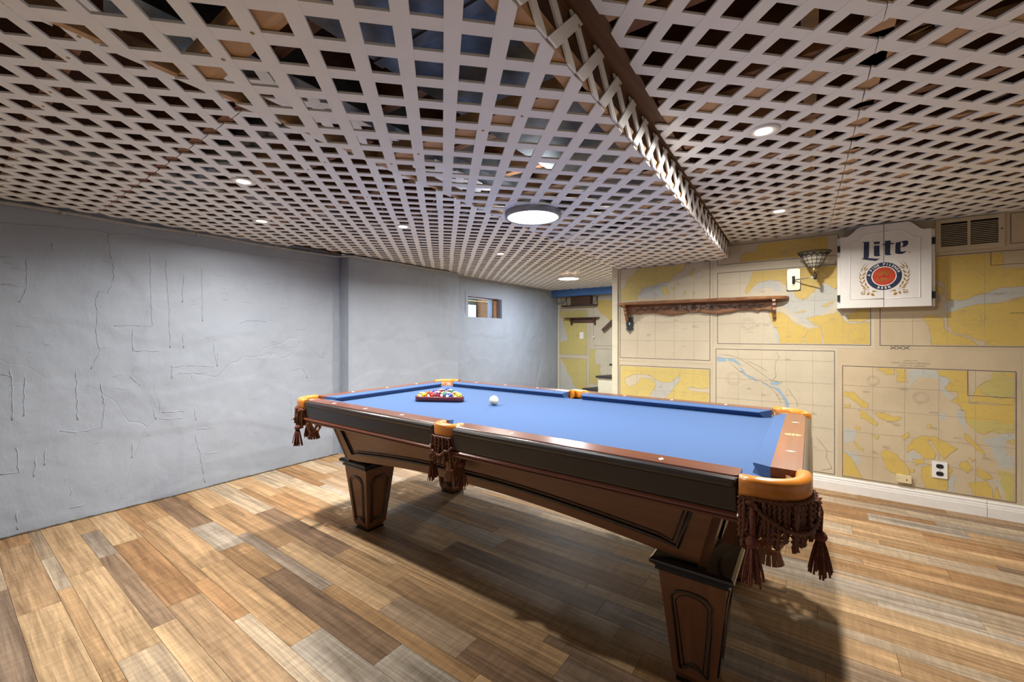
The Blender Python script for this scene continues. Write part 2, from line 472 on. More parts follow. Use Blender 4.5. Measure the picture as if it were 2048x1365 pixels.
# plastered left wall in three stretches, uneven surface built into the mesh
from mathutils import noise as mnoise
def relief(x, yy, zz, amp=0.011):
    d = amp * (mnoise.noise((yy * 1.6, zz * 1.6, x)) + 0.45 * mnoise.noise((yy * 5, zz * 4.2, 3)) + 0.22 * mnoise.noise((yy * 15, zz * 13, 9)))
    # trowel ridges: plaster laid on in overlapping slabs
    d += 0.004 * (math.floor(2.1 * (yy * 0.55 + 0.35 * mnoise.noise((yy, zz * 1.3, 5)))) % 2) + 0.003 * (math.floor(2.6 * (zz + 0.3 * mnoise.noise((yy * 1.2, zz, 8)))) % 2)
    return max(0.0008, d + 0.018)
def plaster(name, x, y0, y1, z1, thick=0.12, hole=None):
    ny = max(2, int((y1 - y0) / 0.02)); nz = int(z1 / 0.02)
    vs = []; fs = []
    for j in range(nz + 1):
        for i in range(ny + 1):
            yy = y0 + (y1 - y0) * i / ny; zz = z1 * j / nz
            e = min(1.0, (yy - y0) / 0.04, (y1 - yy) / 0.04)
            vs.append((x + relief(x, yy, zz) * max(0, e), yy, zz))
    for j in range(nz):
        for i in range(ny):
            if hole:
                yc = y0 + (y1 - y0) * (i + 0.5) / ny; zc = z1 * (j + 0.5) / nz
                if hole[0] < yc < hole[1] and hole[2] < zc < hole[3]: continue
            a = j * (ny + 1) + i
            fs.append((a, a + 1, a + ny + 2, a + ny + 1))
    mb = MB(); mb.add(vs, fs, True)
    if not hole: mb.box(x - thick, x - 0.0004, y0, y1, 0, z1)
    return struct(mb.build(name, 'plaster'))
wl_ = plaster('wall_left', XL, YF, 2.40, ZL + 0.02)
# cracks and trowel ridges standing proud of the plaster
rgp = random.Random(12)
mb = MB()
def ridge(pts, r, side=0.0):
    fine = []
    for (ya, za), (yb, zb) in zip(pts, pts[1:]):
        n_ = max(2, int(math.hypot(yb - ya, zb - za) / 0.018))
        for k in range(n_):
            f = k / n_; fine.append((ya + (yb - ya) * f + rgp.uniform(-0.004, 0.004), za + (zb - za) * f + rgp.uniform(-0.004, 0.004)))
    fine.append(pts[-1])
    mb.tube([(XL + relief(XL, a, b) - 0.0008, a, b) for a, b in fine], r, 5, rfn=lambda s_: 0.55 + 0.45 * abs(math.sin(s_ * 37)))
for p in PLASTER_LINES: ridge(p, 0.0042)
for k in range(70):
    y0 = rgp.uniform(0.2, 2.2); z0 = rgp.uniform(0.05, 1.7); a = rgp.choice((0.05, 0.1, -0.1, 1.5, 0.3)) + rgp.uniform(-0.15, 0.15); l = rgp.uniform(0.02, 0.09)
    ridge([(y0, z0), (y0 + l * math.cos(a), z0 + l * math.sin(a))], 0.0026)
mb.build('plaster_ridges', 'plaster', wl_)['kind'] = 'stuff'
# crumbling dark joint where the plaster meets the floor
mb = MB()
mb.tube([(XL + relief(XL, YF + 0.03 * k, 0.01) + 0.002, YF + 0.03 * k, 0.003 + 0.004 * rgp.random()) for k in range(int((2.38 - YF) / 0.03))], 0.006, 5, rfn=lambda s_: 0.5 + 0.7 * abs(mnoise.noise((s_ * 9, 1, 1))) + 0.4 * abs(math.sin(s_ * 5)))
mb.build('floor_joint', 'well_concrete', wl_)
o = plaster('wall_left_middle', -3.64, 2.376, 3.935, ZL - 0.004, 0.2)
plaster('wall_left_far', XL, 3.92, YB, ZL + 0.02, hole=(4.25, 5.02, 1.40, 1.70))
MB().box(XL - 0.25, XL - 0.02, 5.02, YB, 0, 2.2).box(XL - 0.25, XL - 0.02, 3.9, 4.25, 0, 2.2).box(XL - 0.25, XL - 0.02, 4.25, 5.02, 0, 1.40).box(XL - 0.25, XL - 0.02, 4.25, 5.02, 1.70, 2.2).build('masonry', 'plaster', bpy.data.objects['wall_left_far'])

# chart wall, alcove back wall, plain walls behind the camera
struct(MB().box(-1.575, XR, YW, YW + 0.11, 0, ZTOP).build('wall_back', 'wall_paper'))
struct(MB().box(XL - 0.1, -1.2, YB, YB + 0.1, 0, ZTOP).build('wall_alcove_back', 'wall_paper'))
struct(MB().box(-1.46, -1.40, YW + 0.11, YB, 0, ZTOP).build('wall_alcove_right', 'wall_paper'))
struct(MB().box(XR, XR + 0.1, YF, YW, 0, ZTOP).build('wall_right', 'trim_white'))
struct(MB().box(XL, XR, YF - 0.1, YF, 0, ZTOP).build('wall_front', 'trim_white'))
# corner trim at the free end of the chart wall
t1 = MB().box(-1.603, -1.575, YW - 0.012, YW + 0.125, 0, ZTOP)
t1.box(-1.575, -1.548, YW - 0.012, YW, 0, ZTOP)
struct(t1.build('trim_1', 'trim_cream'))
struct(MB().box(XL + 0.012, XL + 0.04, YB - 0.012, YB, 0, 1.84).build('trim_2', 'trim_cream'))
# moulded baseboard on the chart wall, two lengths
prof = [(0, 0), (0.016, 0), (0.016, 0.062), (0.014, 0.066), (0.013, 0.078), (0.010, 0.084), (0.012, 0.092), (0.008, 0.102), (0, 0.104)]
def base_run(name, x0, x1):
    mb = MB(); mb.prism(prof, lambda d, z, t: (t, YW - d, z), x0, x1)
    return struct(mb.build(name, 'trim_white'))
base_run('baseboard_back', -1.575, 0.925)
base_run('baseboard_back_right', 0.9275, XR)

# window in the far stretch of the left wall
w = struct(MB().box(XL - 0.018, XL + 0.022, 4.205, 4.262, 1.40, 1.70).box(XL - 0.018, XL + 0.022, 5.02, 5.085, 1.40, 1.70).box(XL - 0.018, XL + 0.022, 4.205, 5.085, 1.70, 1.755).box(XL - 0.018, XL + 0.022, 4.205, 5.085, 1.345, 1.40).build('window_1', 'plaster'))
MB().box(XL - 0.10, XL - 0.075, 4.94, 5.02, 1.40, 1.70).box(XL - 0.10, XL - 0.075, 4.25, 4.94, 1.69, 1.70).box(XL - 0.10, XL - 0.075, 4.25, 4.94, 1.40, 1.41).build('window_frame', 'window_wood', w)
MB().box(XL - 0.092, XL - 0.087, 4.25, 4.94, 1.41, 1.69).build('pane', 'window_glass', w)
MB().box(XL - 1.3, XL - 1.2, 4.0, 8.0, 0.9, 2.4).box(XL - 1.2, XL - 0.26, 7.6, 7.7, 0.9, 2.4).build('well_face', 'well_concrete', w)
MB().box(XL - 1.19, XL - 1.10, 5.88, 6.10, 0.9, 2.4).build('well_post', 'window_wood', w)
MB().box(XL - 1.19, XL - 1.15, 5.2, 5.80, 1.0, 1.70).build('well_board', 'well_white', w)
MB().tube([(XL - 1.08, 5.2, 1.76), (XL - 1.08, 7.4, 1.78)], 0.008).build('well_pipe', 'brass', w)

# ceiling: subfloor above, joists along X, dropped bay framing, ducts
ce = struct(MB().box(XL, XR, YF, YB, ZTOP, ZTOP + 0.03).build('ceiling', 'subfloor_wood'))
def part(name, mat, *boxes, parent=ce):
    mb = MB()
    for b in boxes: mb.box(*b)
    return mb.build(name, mat, parent, center=True)
JZ = ZL + 0.0095
part('light_stop_board', 'joist_wood', (XL - 0.12, XL, YF, YB, ZL + 0.021, ZTOP + 0.03))  # added board that keeps outside light out of the ceiling cavity
def sof(y): return -0.428 - 0.0345 * y       # X of the step between upper bay and dropped bay
def seam(y): return -1.263 - 0.068 * y       # X of the other edge of the dropped bay
yj = 0.637 - 3 * 0.406 - 0.019
joists = []
k = 0
while yj < 6.4:
    joists.append(yj + 0.019)
    part('joist', 'joist_wood', (XL, seam(yj) - 0.12, yj, yj + 0.038, JZ, ZTOP))
    if yj < YW - 0.05:
        part('joist', 'joist_wood', (seam(yj) - 0.12, sof(yj) + 0.06, yj, yj + 0.038, JZ + 0.09, ZTOP))
        part('joist', 'joist_wood', (sof(yj) + 0.06, XR, yj, yj + 0.038, JZ, ZTOP))
    yj += 0.406; k += 1
RY = [1.57 - 0.61 * 3, 1.57 - 0.61 * 2, 0.96, 1.57, 2.18, 2.79, 3.40]
for yy in RY: part('batten', 'batten_wood', (sof(yy) + 0.05, XR, yy - 0.035, yy + 0.035, JZ, JZ + 0.02))
# board under the panel joints running along Y
part('batten', 'batten_wood', (0.11, 0.175, YF, YW, JZ, JZ + 0.022))
part('batten', 'batten_wood', (-0.02, 0.018, YF, YW, JZ + 0.03, JZ + 0.07))
MY = [-0.21, 0.40, 1.01, 1.62, 2.23, 2.84, 3.45]
for yy in MY: part('batten', 'batten_wood', (seam(yy) + 0.01, sof(yy) - 0.02, yy - 0.036, yy + 0.036, ZM + 0.0095, ZM + 0.05))
# side rails of the dropped bay
def skew(name, mat, f, dx0, dx1, z0, z1, y0=YF, y1=YW):
    mb = MB(); mb.prism([(f(y0) + dx0, y0), (f(y0) + dx1, y0), (f(y1) + dx1, y1), (f(y1) + dx0, y1)], lambda a, b, t: (a, b, t), z0, z1)
    return mb.build(name, mat, ce, center=True)
skew('side_rail', 'batten_wood', sof, -0.062, -0.012, ZM + 0.0095, ZM + 0.052)
skew('side_rail', 'beam_wood', sof, -0.075, -0.014, ZM + 0.10, ZM + 0.24)
skew('side_rail', 'batten_wood', seam, -0.008, 0.012, ZM + 0.0095, ZM + 0.05)
skew('fascia', 'beam_wood', sof, -0.02, 0.05, JZ + 0.001, JZ + 0.06)
# ducts of grey sheet metal above the dropped bay and the left bay
part('duct', 'duct_metal', (-0.98, -0.60, YF, YW - 0.1, ZM + 0.12, ZM + 0.30))
part('duct', 'duct_metal', (-0.985, -0.595, 0.72, 0.75, ZM + 0.115, ZM + 0.31))
part('duct', 'duct_metal', (-1.50, -1.36, YF, YW - 0.1, ZL + 0.06, ZL + 0.16))
mb = MB(); mb.tube([(XL + 0.1, 0.85, ZL + 0.12), (-1.7, 0.85, ZL + 0.12)], 0.065, 14); mb.build('duct', 'duct_metal', ce, center=True)
mb = MB(); mb.tube([(-2.85, YF, ZL + 0.1), (-2.85, 3.9, ZL + 0.1)], 0.045, 12); mb.build('pipe', 'foil_white', ce, center=True)
r2 = random.Random(3)
for i in range(9):
    x0 = r2.uniform(-0.35, 1.0); y0 = r2.uniform(0.6, 3.2)
    mb = MB(); pts = [(x0 + 0.1 * i2 + 0.05 * r2.random(), y0 + 0.16 * i2 * (1 if i % 2 else -1), ZL + 0.08 + 0.05 * math.sin(i2 * 1.3)) for i2 in range(6)]
    mb.tube(pts, 0.005, 6); mb.build('cable', 'trim_white' if i % 3 else 'brass', ce, center=True)
for i in range(8):
    x0 = r2.uniform(-3.4, -2.2); y0 = r2.uniform(0.8, 3.4)
    mb = MB(); pts = [(x0 + 0.12 * i2 + 0.05 * r2.random(), y0 + 0.1 * i2 * (1 if i % 2 else -1), ZL + 0.06 + 0.03 * math.sin(i2 * 1.7)) for i2 in range(6)]
    mb.tube(pts, 0.004, 6); mb.build('cable', 'foil_white', ce, center=True)
part('blue_beam', 'blue_paint', (XL + 0.01, -1.47, 6.50, 6.62, 1.838, 2.02))
part('blue_beam', 'blue_paint', (-3.0, -2.86, 5.75, 6.50, ZL + 0.012, ZL + 0.17))

# ------------------------------------------------------------------ lattice
S2 = math.sqrt(0.5)
SW = 0.0375
def lattice(label, quad, z, u0, pu, v0, pv, screws_y=(), sheet=None, group='white lattice panels of the ceiling'):
    # quad counter-clockwise in plan; slats run at 45 degrees, one family just above the other
    hv = halves(quad)
    xs = [p[0] for p in quad]; ys = [p[1] for p in quad]
    cx, cy = sum(xs) / len(xs), sum(ys) / len(ys)
    t = thing('ceiling_lattice', (cx, cy, z), label, 'ceiling lattice', group)
    us = [(p[0] + p[1]) * S2 for p in quad]; vs = [(p[1] - p[0]) * S2 for p in quad]
    def slats(lo, hi, c0, p, fam):
        n0 = math.ceil((lo - SW / 2 - c0) / p); n1 = math.floor((hi + SW / 2 - c0) / p)
        for n in range(n0, n1 + 1):
            c = c0 + n * p; poly = []
            for a, b in ((-SW / 2, -20), (SW / 2, -20), (SW / 2, 20), (-SW / 2, 20)):
                u, v = (c + a, b) if fam == 0 else (-b, c + a)
                poly.append(((u - v) * S2, (u + v) * S2))
            if (poly[1][0] - poly[0][0]) * (poly[2][1] - poly[1][1]) - (poly[1][1] - poly[0][1]) * (poly[2][0] - poly[1][0]) < 0: poly.reverse()
            poly = clip(poly, hv)
            if len(poly) < 3: continue
            ar = abs(sum(poly[i][0] * poly[(i + 1) % len(poly)][1] - poly[(i + 1) % len(poly)][0] * poly[i][1] for i in range(len(poly)))) / 2
            if ar < 2e-4: continue
            z0 = z if fam == 0 else z + 0.0010
            MB().prism(poly, lambda a, b, tt: (a, b, tt), z0, z0 + 0.0062).build('slat', 'lattice_white', t, center=True)
    slats(min(us), max(us), u0, pu, 0)
    slats(min(vs), max(vs), v0, pv, 1)
    mb = MB(); n = 0
    for sy in screws_y:
        for i in range(-60, 60):
            u = u0 + i * pu; x = u / S2 - sy
            # screw where a slat of the lower family crosses the batten
            if all(a * x + b * sy < d - 0.012 for a, b, d in hv) and (i * 7 + int(sy * 10)) % 3 != 0:
                mb.lathe([(0.0001, -0.0015), (0.0042, -0.0012), (0.0048, 0.0)], (x, sy, z), 8); n += 1
    if n: mb.build('screw_heads', 'screw_metal', t)['kind'] = 'stuff'
    return t
def q(f0, f1, y0, y1): return [(f0(y0), y0), (f1(y0), y0), (f1(y1), y1), (f0(y1), y1)]
G = 0.0015
pm = dict(u0=-0.1865, pu=0.1042, v0=0.9765, pv=0.1035)
lattice('white lattice panel of the lowered ceiling strip nearest the camera', q(lambda y: seam(y), lambda y: sof(y) - 0.012, YF, 1.62 - G), ZM, **pm, screws_y=MY)
lattice('white lattice panel of the lowered ceiling strip around the big round light', q(lambda y: seam(y), lambda y: sof(y) - 0.012, 1.62 + G, YW - 0.004), ZM, **pm, screws_y=MY)
pr_ = dict(u0=0.751, pu=0.1012, v0=1.046, pv=0.1022)
rs = lambda y: 0.165 - 0.0135 * y
lattice('white ceiling lattice panel right of the step, nearest the camera', q(lambda y: max(sof(y) + 0.012, -0.43), rs, YF, 1.57), ZL, **pr_, screws_y=RY)
lattice('white ceiling lattice panel between the step and the white dart cabinet', q(lambda y: sof(y) + 0.012, lambda y: rs(y) - G, 1.57 + G, YW - 0.004), ZL, **pr_, screws_y=RY)
pr2 = dict(u0=0.756, pu=0.1012, v0=1.042, pv=0.1022)
lattice('white ceiling lattice panel at the upper right, nearest the camera', q(lambda y: rs(y) + G, lambda y: 1.38, YF, 1.57), ZL, **pr2, screws_y=RY)
lattice('white ceiling lattice panel above the wall vent', q(lambda y: rs(y) + G, lambda y: 1.38, 1.57 + G, YW - 0.004), ZL, **pr2, screws_y=RY)
lattice('white ceiling lattice panel beyond the right edge of the view', q(lambda y: 1.38 + G, lambda y: XR - 0.004, YF, YW - 0.004), ZL, **pr2)['kind'] = 'structure'
yl = [YF, 0.637 - 1.219, 0.637, 0.637 + 1.219, 0.637 + 2 * 1.219, 0.637 + 3 * 1.219, 6.49]
lab = ['white ceiling lattice panel behind the camera along the grey wall', 'white ceiling lattice panel at the left edge over the grey wall', 'white ceiling lattice panel with two small spotlights near the grey wall', 'white ceiling lattice panel above the proud plaster pier', 'white ceiling lattice panel beside the basement window', 'white ceiling lattice panel in the stair alcove with the flat round light']
for i in range(6):
    xr = (lambda y: seam(y) - 0.004) if yl[i + 1] < 3.3 else (lambda y: -1.585)
    if i == 4: xr = lambda y: (seam(y) - 0.004 if y < 3.6 else -1.60)
    xr = xr if i < 5 else (lambda y: -1.465)
    xl = (lambda y: XL + 0.03) if i not in (3, ) else (lambda y: XL + 0.16)
    if i == 5: pass
    hi = yl[i + 1] - (G if i < 5 else 0.0)
    lattice(lab[i], q(xl, xr, yl[i] + G, hi), ZL, u0=-0.931 + 0.006 * (i - 1), pu=0.1012, v0=1.508 - 0.004 * (i - 1), pv=0.1040, screws_y=[j for j in joists])
    if i == 0: [o for o in C.objects if o.get('label') == lab[0]][0]['kind'] = 'structure'
# upright lattice strip on the step between the two ceiling levels
t = thing('lattice_valance', (sof(1.5), 1.5, ZM), 'narrow upright lattice strip closing the step between the two ceiling heights', 'lattice valance')
h = ZL - ZM - 0.002
quad = [(YF, 0.0), (YW - 0.004, 0.0), (YW - 0.004, h), (YF, h)]
hv = halves(quad)
for fam in (1, -1):
    s = YF - 0.3
    while s < YW + 0.1:
        hw = 0.030 / S2 / 2
        poly = [(s - hw, -0.02), (s + hw, -0.02), (s + hw + fam * (h + 0.04), h + 0.02), (s - hw + fam * (h + 0.04), h + 0.02)]
        poly = clip(poly, hv)
        if len(poly) > 2:
            o0 = -0.006 if fam == 1 else -0.009
            MB().prism(poly, lambda a, b, tt: (sof(a) + tt, a, ZM + 0.001 + b), o0, o0 + 0.006).build('slat', 'lattice_white', t, center=True)
        s += 0.1035 / S2
mb = MB()
yy = YF
while yy < YW:
    mb.lathe([(0.0001, 0.0012), (0.0045, 0.001), (0.005, 0)], (sof(yy), yy, ZM + 0.118), 8, 'x'); yy += 0.1035 / S2 * 2
mb.build('screw_heads', 'screw_metal', t)['kind'] = 'stuff'

# ------------------------------------------------------------------ ceiling lights
def spot(x, y, z, label, watt=None, spread=160):
    t = thing('recessed_downlight', (x, y, z - 0.012), label, 'downlight', 'small recessed ceiling spotlights')
    MB().lathe([(0.030, -0.004), (0.050, -0.006), (0.056, -0.003), (0.057, 0.0), (0.030, 0.001)], (x, y, z), 28, ring=True).build('trim_ring', 'trim_white', t)
    MB().lathe([(0.0005, -0.003), (0.030, -0.003), (0.030, 0.002), (0.0005, 0.002)], (x, y, z), 24).build('lens', 'lamp_warm', t)
    lamp('lamp_light', (x, y, z - 0.008), 0.055, watt or SPOT_W, (1.0, 0.94, 0.85), t, spread)
spot(-2.337, 0.934, ZL, 'small recessed spotlight at the left, nearest the camera')
spot(-3.057, 1.334, ZL, 'small recessed spotlight closest to the long grey plaster wall', 11.0, 165)
spot(-2.385, 1.993, ZL, 'small recessed spotlight above the rack end of the pool table')
spot(-2.426, 3.211, ZL, 'small recessed spotlight just left of the big round light, farthest back')
spot(-0.145, 1.852, ZL, 'small recessed spotlight right of the ceiling step, nearer one', None, 172)
spot(-0.159, 3.113, ZL, 'small recessed spotlight right of the ceiling step, close to the chart wall', 20.0, 160)
def disc(x, y, z, r, label, watt, ring='trim_white'):
    t = thing('ceiling_light', (x, y, z - 0.03), label, 'ceiling light')
    MB().lathe([(r - 0.012, -0.028), (r, -0.028), (r + 0.002, -0.022), (r + 0.002, 0.0), (r - 0.012, 0.0)], (x, y, z), 48, ring=True).build('rim', ring, t)
    MB().lathe([(0.0005, -0.0245), (r - 0.012, -0.0245), (r - 0.012, -0.018), (0.0005, -0.018)], (x, y, z), 48).build('diffuser', 'lamp_cool', t)
    MB().lathe([(0.0005, -0.004), (r * 0.9, -0.004), (r * 0.9, 0.02), (0.0005, 0.02)], (x, y, z), 32).build('housing', 'trim_white', t)
    lamp('lamp_light', (x, y, z - 0.0295), r * 1.9, watt, (0.92, 0.965, 1.0), t)
    # backlit halo above the housing
    up = lamp('halo_light', (x, y, z + 0.024), r * 1.7, watt * 0.12, (0.9, 0.96, 1.0), t); up.rotation_euler = (PI, 0, 0)
mainl = disc(-1.185, 1.85, ZM, 0.145, 'large round flush light glowing bright white on the lowered strip', MAIN_W, 'conduit_grey')
disc(-2.68, 5.08, ZL, 0.15, 'flat round light glowing at the far end of the lattice ceiling', FAR_W)
# ------------------------------------------------------------------ pool table
TX0, TX1, TY0, TY1 = -2.555, 0.005, 1.272, 2.612     # outer edges of the rails
TZ = 0.79
BED = 0.752
RW, CW = 0.10, 0.05                                  # wood width, cushion width
cxT, cyT = (TX0 + TX1) / 2, (TY0 + TY1) / 2
pt = thing('pool_table', (cxT, cyT, 0), 'pool table with blue cloth, dark wood rails and leather pockets', 'pool table')
END = 0.165; SIDE = 0.052
def sides():
    # (map(s, a, z), s0, s1, end kinds): s along the rail, a outward from the cushion line
    near = lambda s, a, z: (s, TY0 + RW - a, z)
    far = lambda s, a, z: (s, TY1 - RW + a, z)
    left = lambda s, a, z: (TX0 + RW - a, s, z)
    right = lambda s, a, z: (TX1 - RW + a, s, z)
    return [(near, TX0 + END, cxT - SIDE, 'x', ('c', 's')), (near, cxT + SIDE, TX1 - END, 'x', ('s', 'c')),
            (far, TX0 + END, cxT - SIDE, 'x', ('c', 's')), (far, cxT + SIDE, TX1 - END, 'x', ('s', 'c')),
            (left, TY0 + END, TY1 - END, 'y', ('c', 'c')), (right, TY0 + END, TY1 - END, 'y', ('c', 'c'))]
def sweep_straight(mp, prof, s0, s1, rnd=0.014, amax=None):
    # rounded ends: the outer side of the profile draws in towards both ends
    rs = []
    st = [0, 0.15, 0.4, 0.7, 1.0]
    def prof_at(k):
        ins = rnd * (1 - math.sqrt(max(0, 1 - (1 - k) ** 2)))
        return [(min(a, (amax or 9) - ins), z) for a, z in prof]
    for k in st: rs.append([mp(s0 + rnd * k, a, z) for a, z in prof_at(k)])
    for k in st[::-1]: rs.append([mp(s1 - rnd * k, a, z) for a, z in prof_at(k)])
    return MB().rings(rs, smooth=False)
R = 0.017
NB = 0.021                                           # width of the dark bullnose outside the top board
top_prof = [(0, TZ), (RW - NB - 0.002, TZ), (RW - NB, TZ - 0.002), (RW - NB, TZ - 0.026), (0, TZ - 0.026)]
nose_prof = [(RW - NB, TZ - 0.0035), (RW - R, TZ - 0.0035)] + [(RW - R + R * math.sin(a), TZ - 0.0035 - R + R * math.cos(a)) for a in (0.35, 0.75, 1.15, 1.57, 2.0, 2.4)] + [(RW - NB, TZ - 0.034)]
face_prof = [(0, TZ - 0.026), (RW - 0.004, TZ - 0.026), (RW - 0.006, 0.70), (RW - 0.008, 0.692), (0, 0.692)]
trim_prof = [(0.01, 0.692), (RW - 0.006, 0.692), (RW + 0.002, 0.688), (RW + 0.003, 0.683), (RW - 0.004, 0.680), (RW - 0.001, 0.676), (RW - 0.004, 0.668), (RW - 0.016, 0.664), (0.01, 0.664)]
cush_prof = [(0.0, TZ - 0.001), (-CW + 0.004, TZ - 0.008), (-CW, TZ - 0.012), (-CW + 0.004, TZ - 0.018), (-CW + 0.018, BED + 0.001), (0.0, BED + 0.001)]
for mp, s0, s1, ax, ends in sides():
    wm = 'mahogany' if ax == 'x' else 'mahogany_cross_lit'
    rail = sweep_straight(mp, top_prof, s0, s1, amax=RW - NB).build('rail', wm, pt)
    sweep_straight(mp, nose_prof, s0 - 0.0, s1 + 0.0, 0.018, RW).build('bullnose', 'espresso', pt)
    sweep_straight(mp, face_prof, s0 + 0.002, s1 - 0.002, 0.006, RW - 0.004).build('apron', 'espresso', pt)
    sweep_straight(mp, trim_prof, s0 - 0.004, s1 + 0.004, 0.006, RW + 0.003).build('trim_strip', 'mahogany' if ax == 'x' else 'mahogany_cross_lit', pt)
    rs = []
    for s, e, sg in ((s0, ends[0], 1), (s1, ends[1], -1)):
        m_ = 1.0 if e == 'c' else 0.35
        rs.append([mp(s + sg * (0.002 - m_ * min(0, a)), a, z) for a, z in cush_prof])
    MB().rings(rs, smooth=False).build('cushion', 'billiard_cloth', pt)
    # sight diamonds let into the rail top
    if ax == 'x':
        ss = [s0 + (s1 - s0) * f for f in ((0.205, 0.475, 0.745) if ends[0] == 'c' else (0.255, 0.525, 0.795))]
    else:
        ss = [cyT - 0.2775, cyT + 0.2775] + ([cyT] if mp(0, 1, 0)[0] < cxT else [])
    for s in ss:
        mb = MB()
        d = [(s - 0.0085, 0.043), (s, 0.043 - 0.015), (s + 0.0085, 0.043), (s, 0.043 + 0.015)]
        mb.prism(d, lambda a, b, t: mp(a, b, t), TZ - 0.001, TZ + 0.0006)
        mb.build('diamond_inlay', 'pearl', rail)
# oval maker's badge in the middle of the right end rail
mp = sides()[5][0]
def oval(rx, ry, n=28): return [(cyT + ry * math.cos(2 * PI * i / n), 0.042 + rx * math.sin(2 * PI * i / n)) for i in range(n)]
bd = MB().prism(oval(0.028, 0.024), lambda a, b, t: mp(a, b, t), TZ - 0.001, TZ + 0.0006).build('maker_badge', 'badge_gold', pt)
mb = MB()
for (r1, r2_, h_) in ((0.025, 0.0205, 0.0008), (0.0185, 0.0145, 0.0008)):
    o1 = oval(r1, r1 * 0.86); i1 = oval(r1 - 0.0018, (r1 - 0.0018) * 0.86); n = len(o1)
    mb.add([mp(a, b, TZ + h_) for a, b in o1 + i1], [(i, (i + 1) % n, n + (i + 1) % n, n + i) for i in range(n)])
for dx in (-0.007, 0.006):
    for dy in (-0.006, 0.006):
        mb.prism([(cyT + dx - 0.004, 0.042 + dy - 0.003), (cyT + dx + 0.004, 0.042 + dy - 0.003), (cyT + dx + 0.004, 0.042 + dy + 0.003), (cyT + dx - 0.004, 0.042 + dy + 0.003)], lambda a, b, t: mp(a, b, t), TZ, TZ + 0.0008)
mb.build('badge_print', 'mahogany', bd)
# bed cloth with bites cut out for the pockets
bx0, bx1, by0, by1 = TX0 + RW - 0.01, TX1 - RW + 0.01, TY0 + RW - 0.01, TY1 - RW + 0.01
pr_c = 0.062
def bite(cx, cy, a0, a1, r, n=8): return [(cx + r * math.cos(a0 + (a1 - a0) * i / n), cy + r * math.sin(a0 + (a1 - a0) * i / n)) for i in range(n + 1)]
poly = []
poly += bite(bx0, by0, PI / 2, 0, pr_c); poly += bite(cxT, by0, PI, 0, 0.052)
poly += bite(bx1, by0, PI, PI / 2, pr_c); poly += bite(bx1, by1, -PI / 2, -PI, pr_c)
poly += bite(cxT, by1, 0, -PI, 0.052); poly += bite(bx0, by1, 0, -PI / 2, pr_c)
MB().prism(poly, lambda a, b, t: (a, b, t), BED - 0.028, BED).build('playing_cloth', 'billiard_cloth', pt)
# skirt: four sloping panels, arched below, with black bead
SX0, SX1, SY0, SY1 = -2.31, -0.205, 1.385, 2.499      # top edge of the skirt
SB = 0.43
def bot_long(x):
    f = min(x - (SX0 + 0.07), SX1 - 0.07 - x)
    k = max(0.0, min(1.0, (f - 0.10) / 0.80))
    return SB + 0.010 + 0.055 * math.sin(k * PI / 2)
def slope(z): return (0.668 - z) * 0.28
def near_pt(x, z, e=0.0): return (x, SY0 + slope(z) - e, z)
def far_pt(x, z, e=0.0): return (x, SY1 - slope(z) + e, z)
def xin(x, z):
    return max(SX0 + slope(z), min(SX1 - slope(z), x))
for fn, sg in ((near_pt, 1), (far_pt, -1)):
    mb = MB(); n = 48
    out = []; inn = []
    for i in range(n + 1):
        x = SX0 + (SX1 - SX0) * i / n
        zb = bot_long(min(max(x, SX0 + 0.07), SX1 - 0.07))
        col = [fn(xin(x, z), z) for z in (0.668, 0.60, 0.52, zb)]
        coli = [fn(xin(x, z), z, -0.025) for z in (zb, 0.668)]
        out.append(col + coli)
    mb.rings(out, smooth=False)
    sk = mb.build('skirt_panel', 'skirt_wood', pt)
    mb = MB()
    tz = 0.650
    x0, x1 = SX0 + 0.105, SX1 - 0.105
    path = [fn(x0 - 0.012, tz, 0.003)] + [fn(x0 + 0.045, SB + 0.050, 0.003)]
    m2 = 30
    path += [fn(x0 + 0.045 + (x1 - x0 - 0.09) * i / m2, bot_long(x0 + 0.045 + (x1 - x0 - 0.09) * i / m2) + 0.050 + (0.0 if 0 < i < m2 else 0.0), 0.003) for i in range(1, m2)]
    path += [fn(x1 - 0.045, SB + 0.050, 0.003), fn(x1 + 0.012, tz, 0.003)]
    mb.tube(path, 0.0075, 8)
    inner = [(p[0] + (0.016 if i < 2 else (-0.016 if i > len(path) - 3 else 0)), p[1], p[2] + (0.017 if 1 <= i <= len(path) - 2 else 0)) for i, p in enumerate(path)]
    inner = [fn(p[0], p[2], 0.0015) for p in inner]
    mb.tube(inner, 0.003, 6)
    mb.build('bead', 'black_lacquer', sk)
for xs, sg in ((SX0, 1), (SX1, -1)):
    mb = MB(); out = []
    for i in range(17):
        yy = SY0 + (SY1 - SY0) * i / 16
        def pp(z, e=0.0): return (xs + sg * (slope(z) + e), max(SY0 + slope(z), min(SY1 - slope(z), yy)), z)
        k = max(0.0, min(1.0, (min(yy - SY0, SY1 - yy) - 0.22) / 0.2)); zb = SB + 0.04 * k
        out.append([pp(0.668), pp(0.55), pp(zb), pp(zb, 0.025), pp(0.668, 0.025)])
    mb.rings(out, smooth=False)
    sk = mb.build('skirt_panel', 'skirt_wood', pt)
    mb = MB()
    f2 = lambda y, z: (xs + sg * (slope(z) - 0.003), y, z)
    mb.tube([f2(SY0 + 0.15, 0.65), f2(SY0 + 0.20, SB + 0.05), f2(cyT - 0.28, SB + 0.055), f2(cyT - 0.15, SB + 0.09), f2(cyT + 0.15, SB + 0.09), f2(cyT + 0.28, SB + 0.055), f2(SY1 - 0.20, SB + 0.05), f2(SY1 - 0.15, 0.65)], 0.0075, 8)
    mb.build('bead', 'black_lacquer', sk)
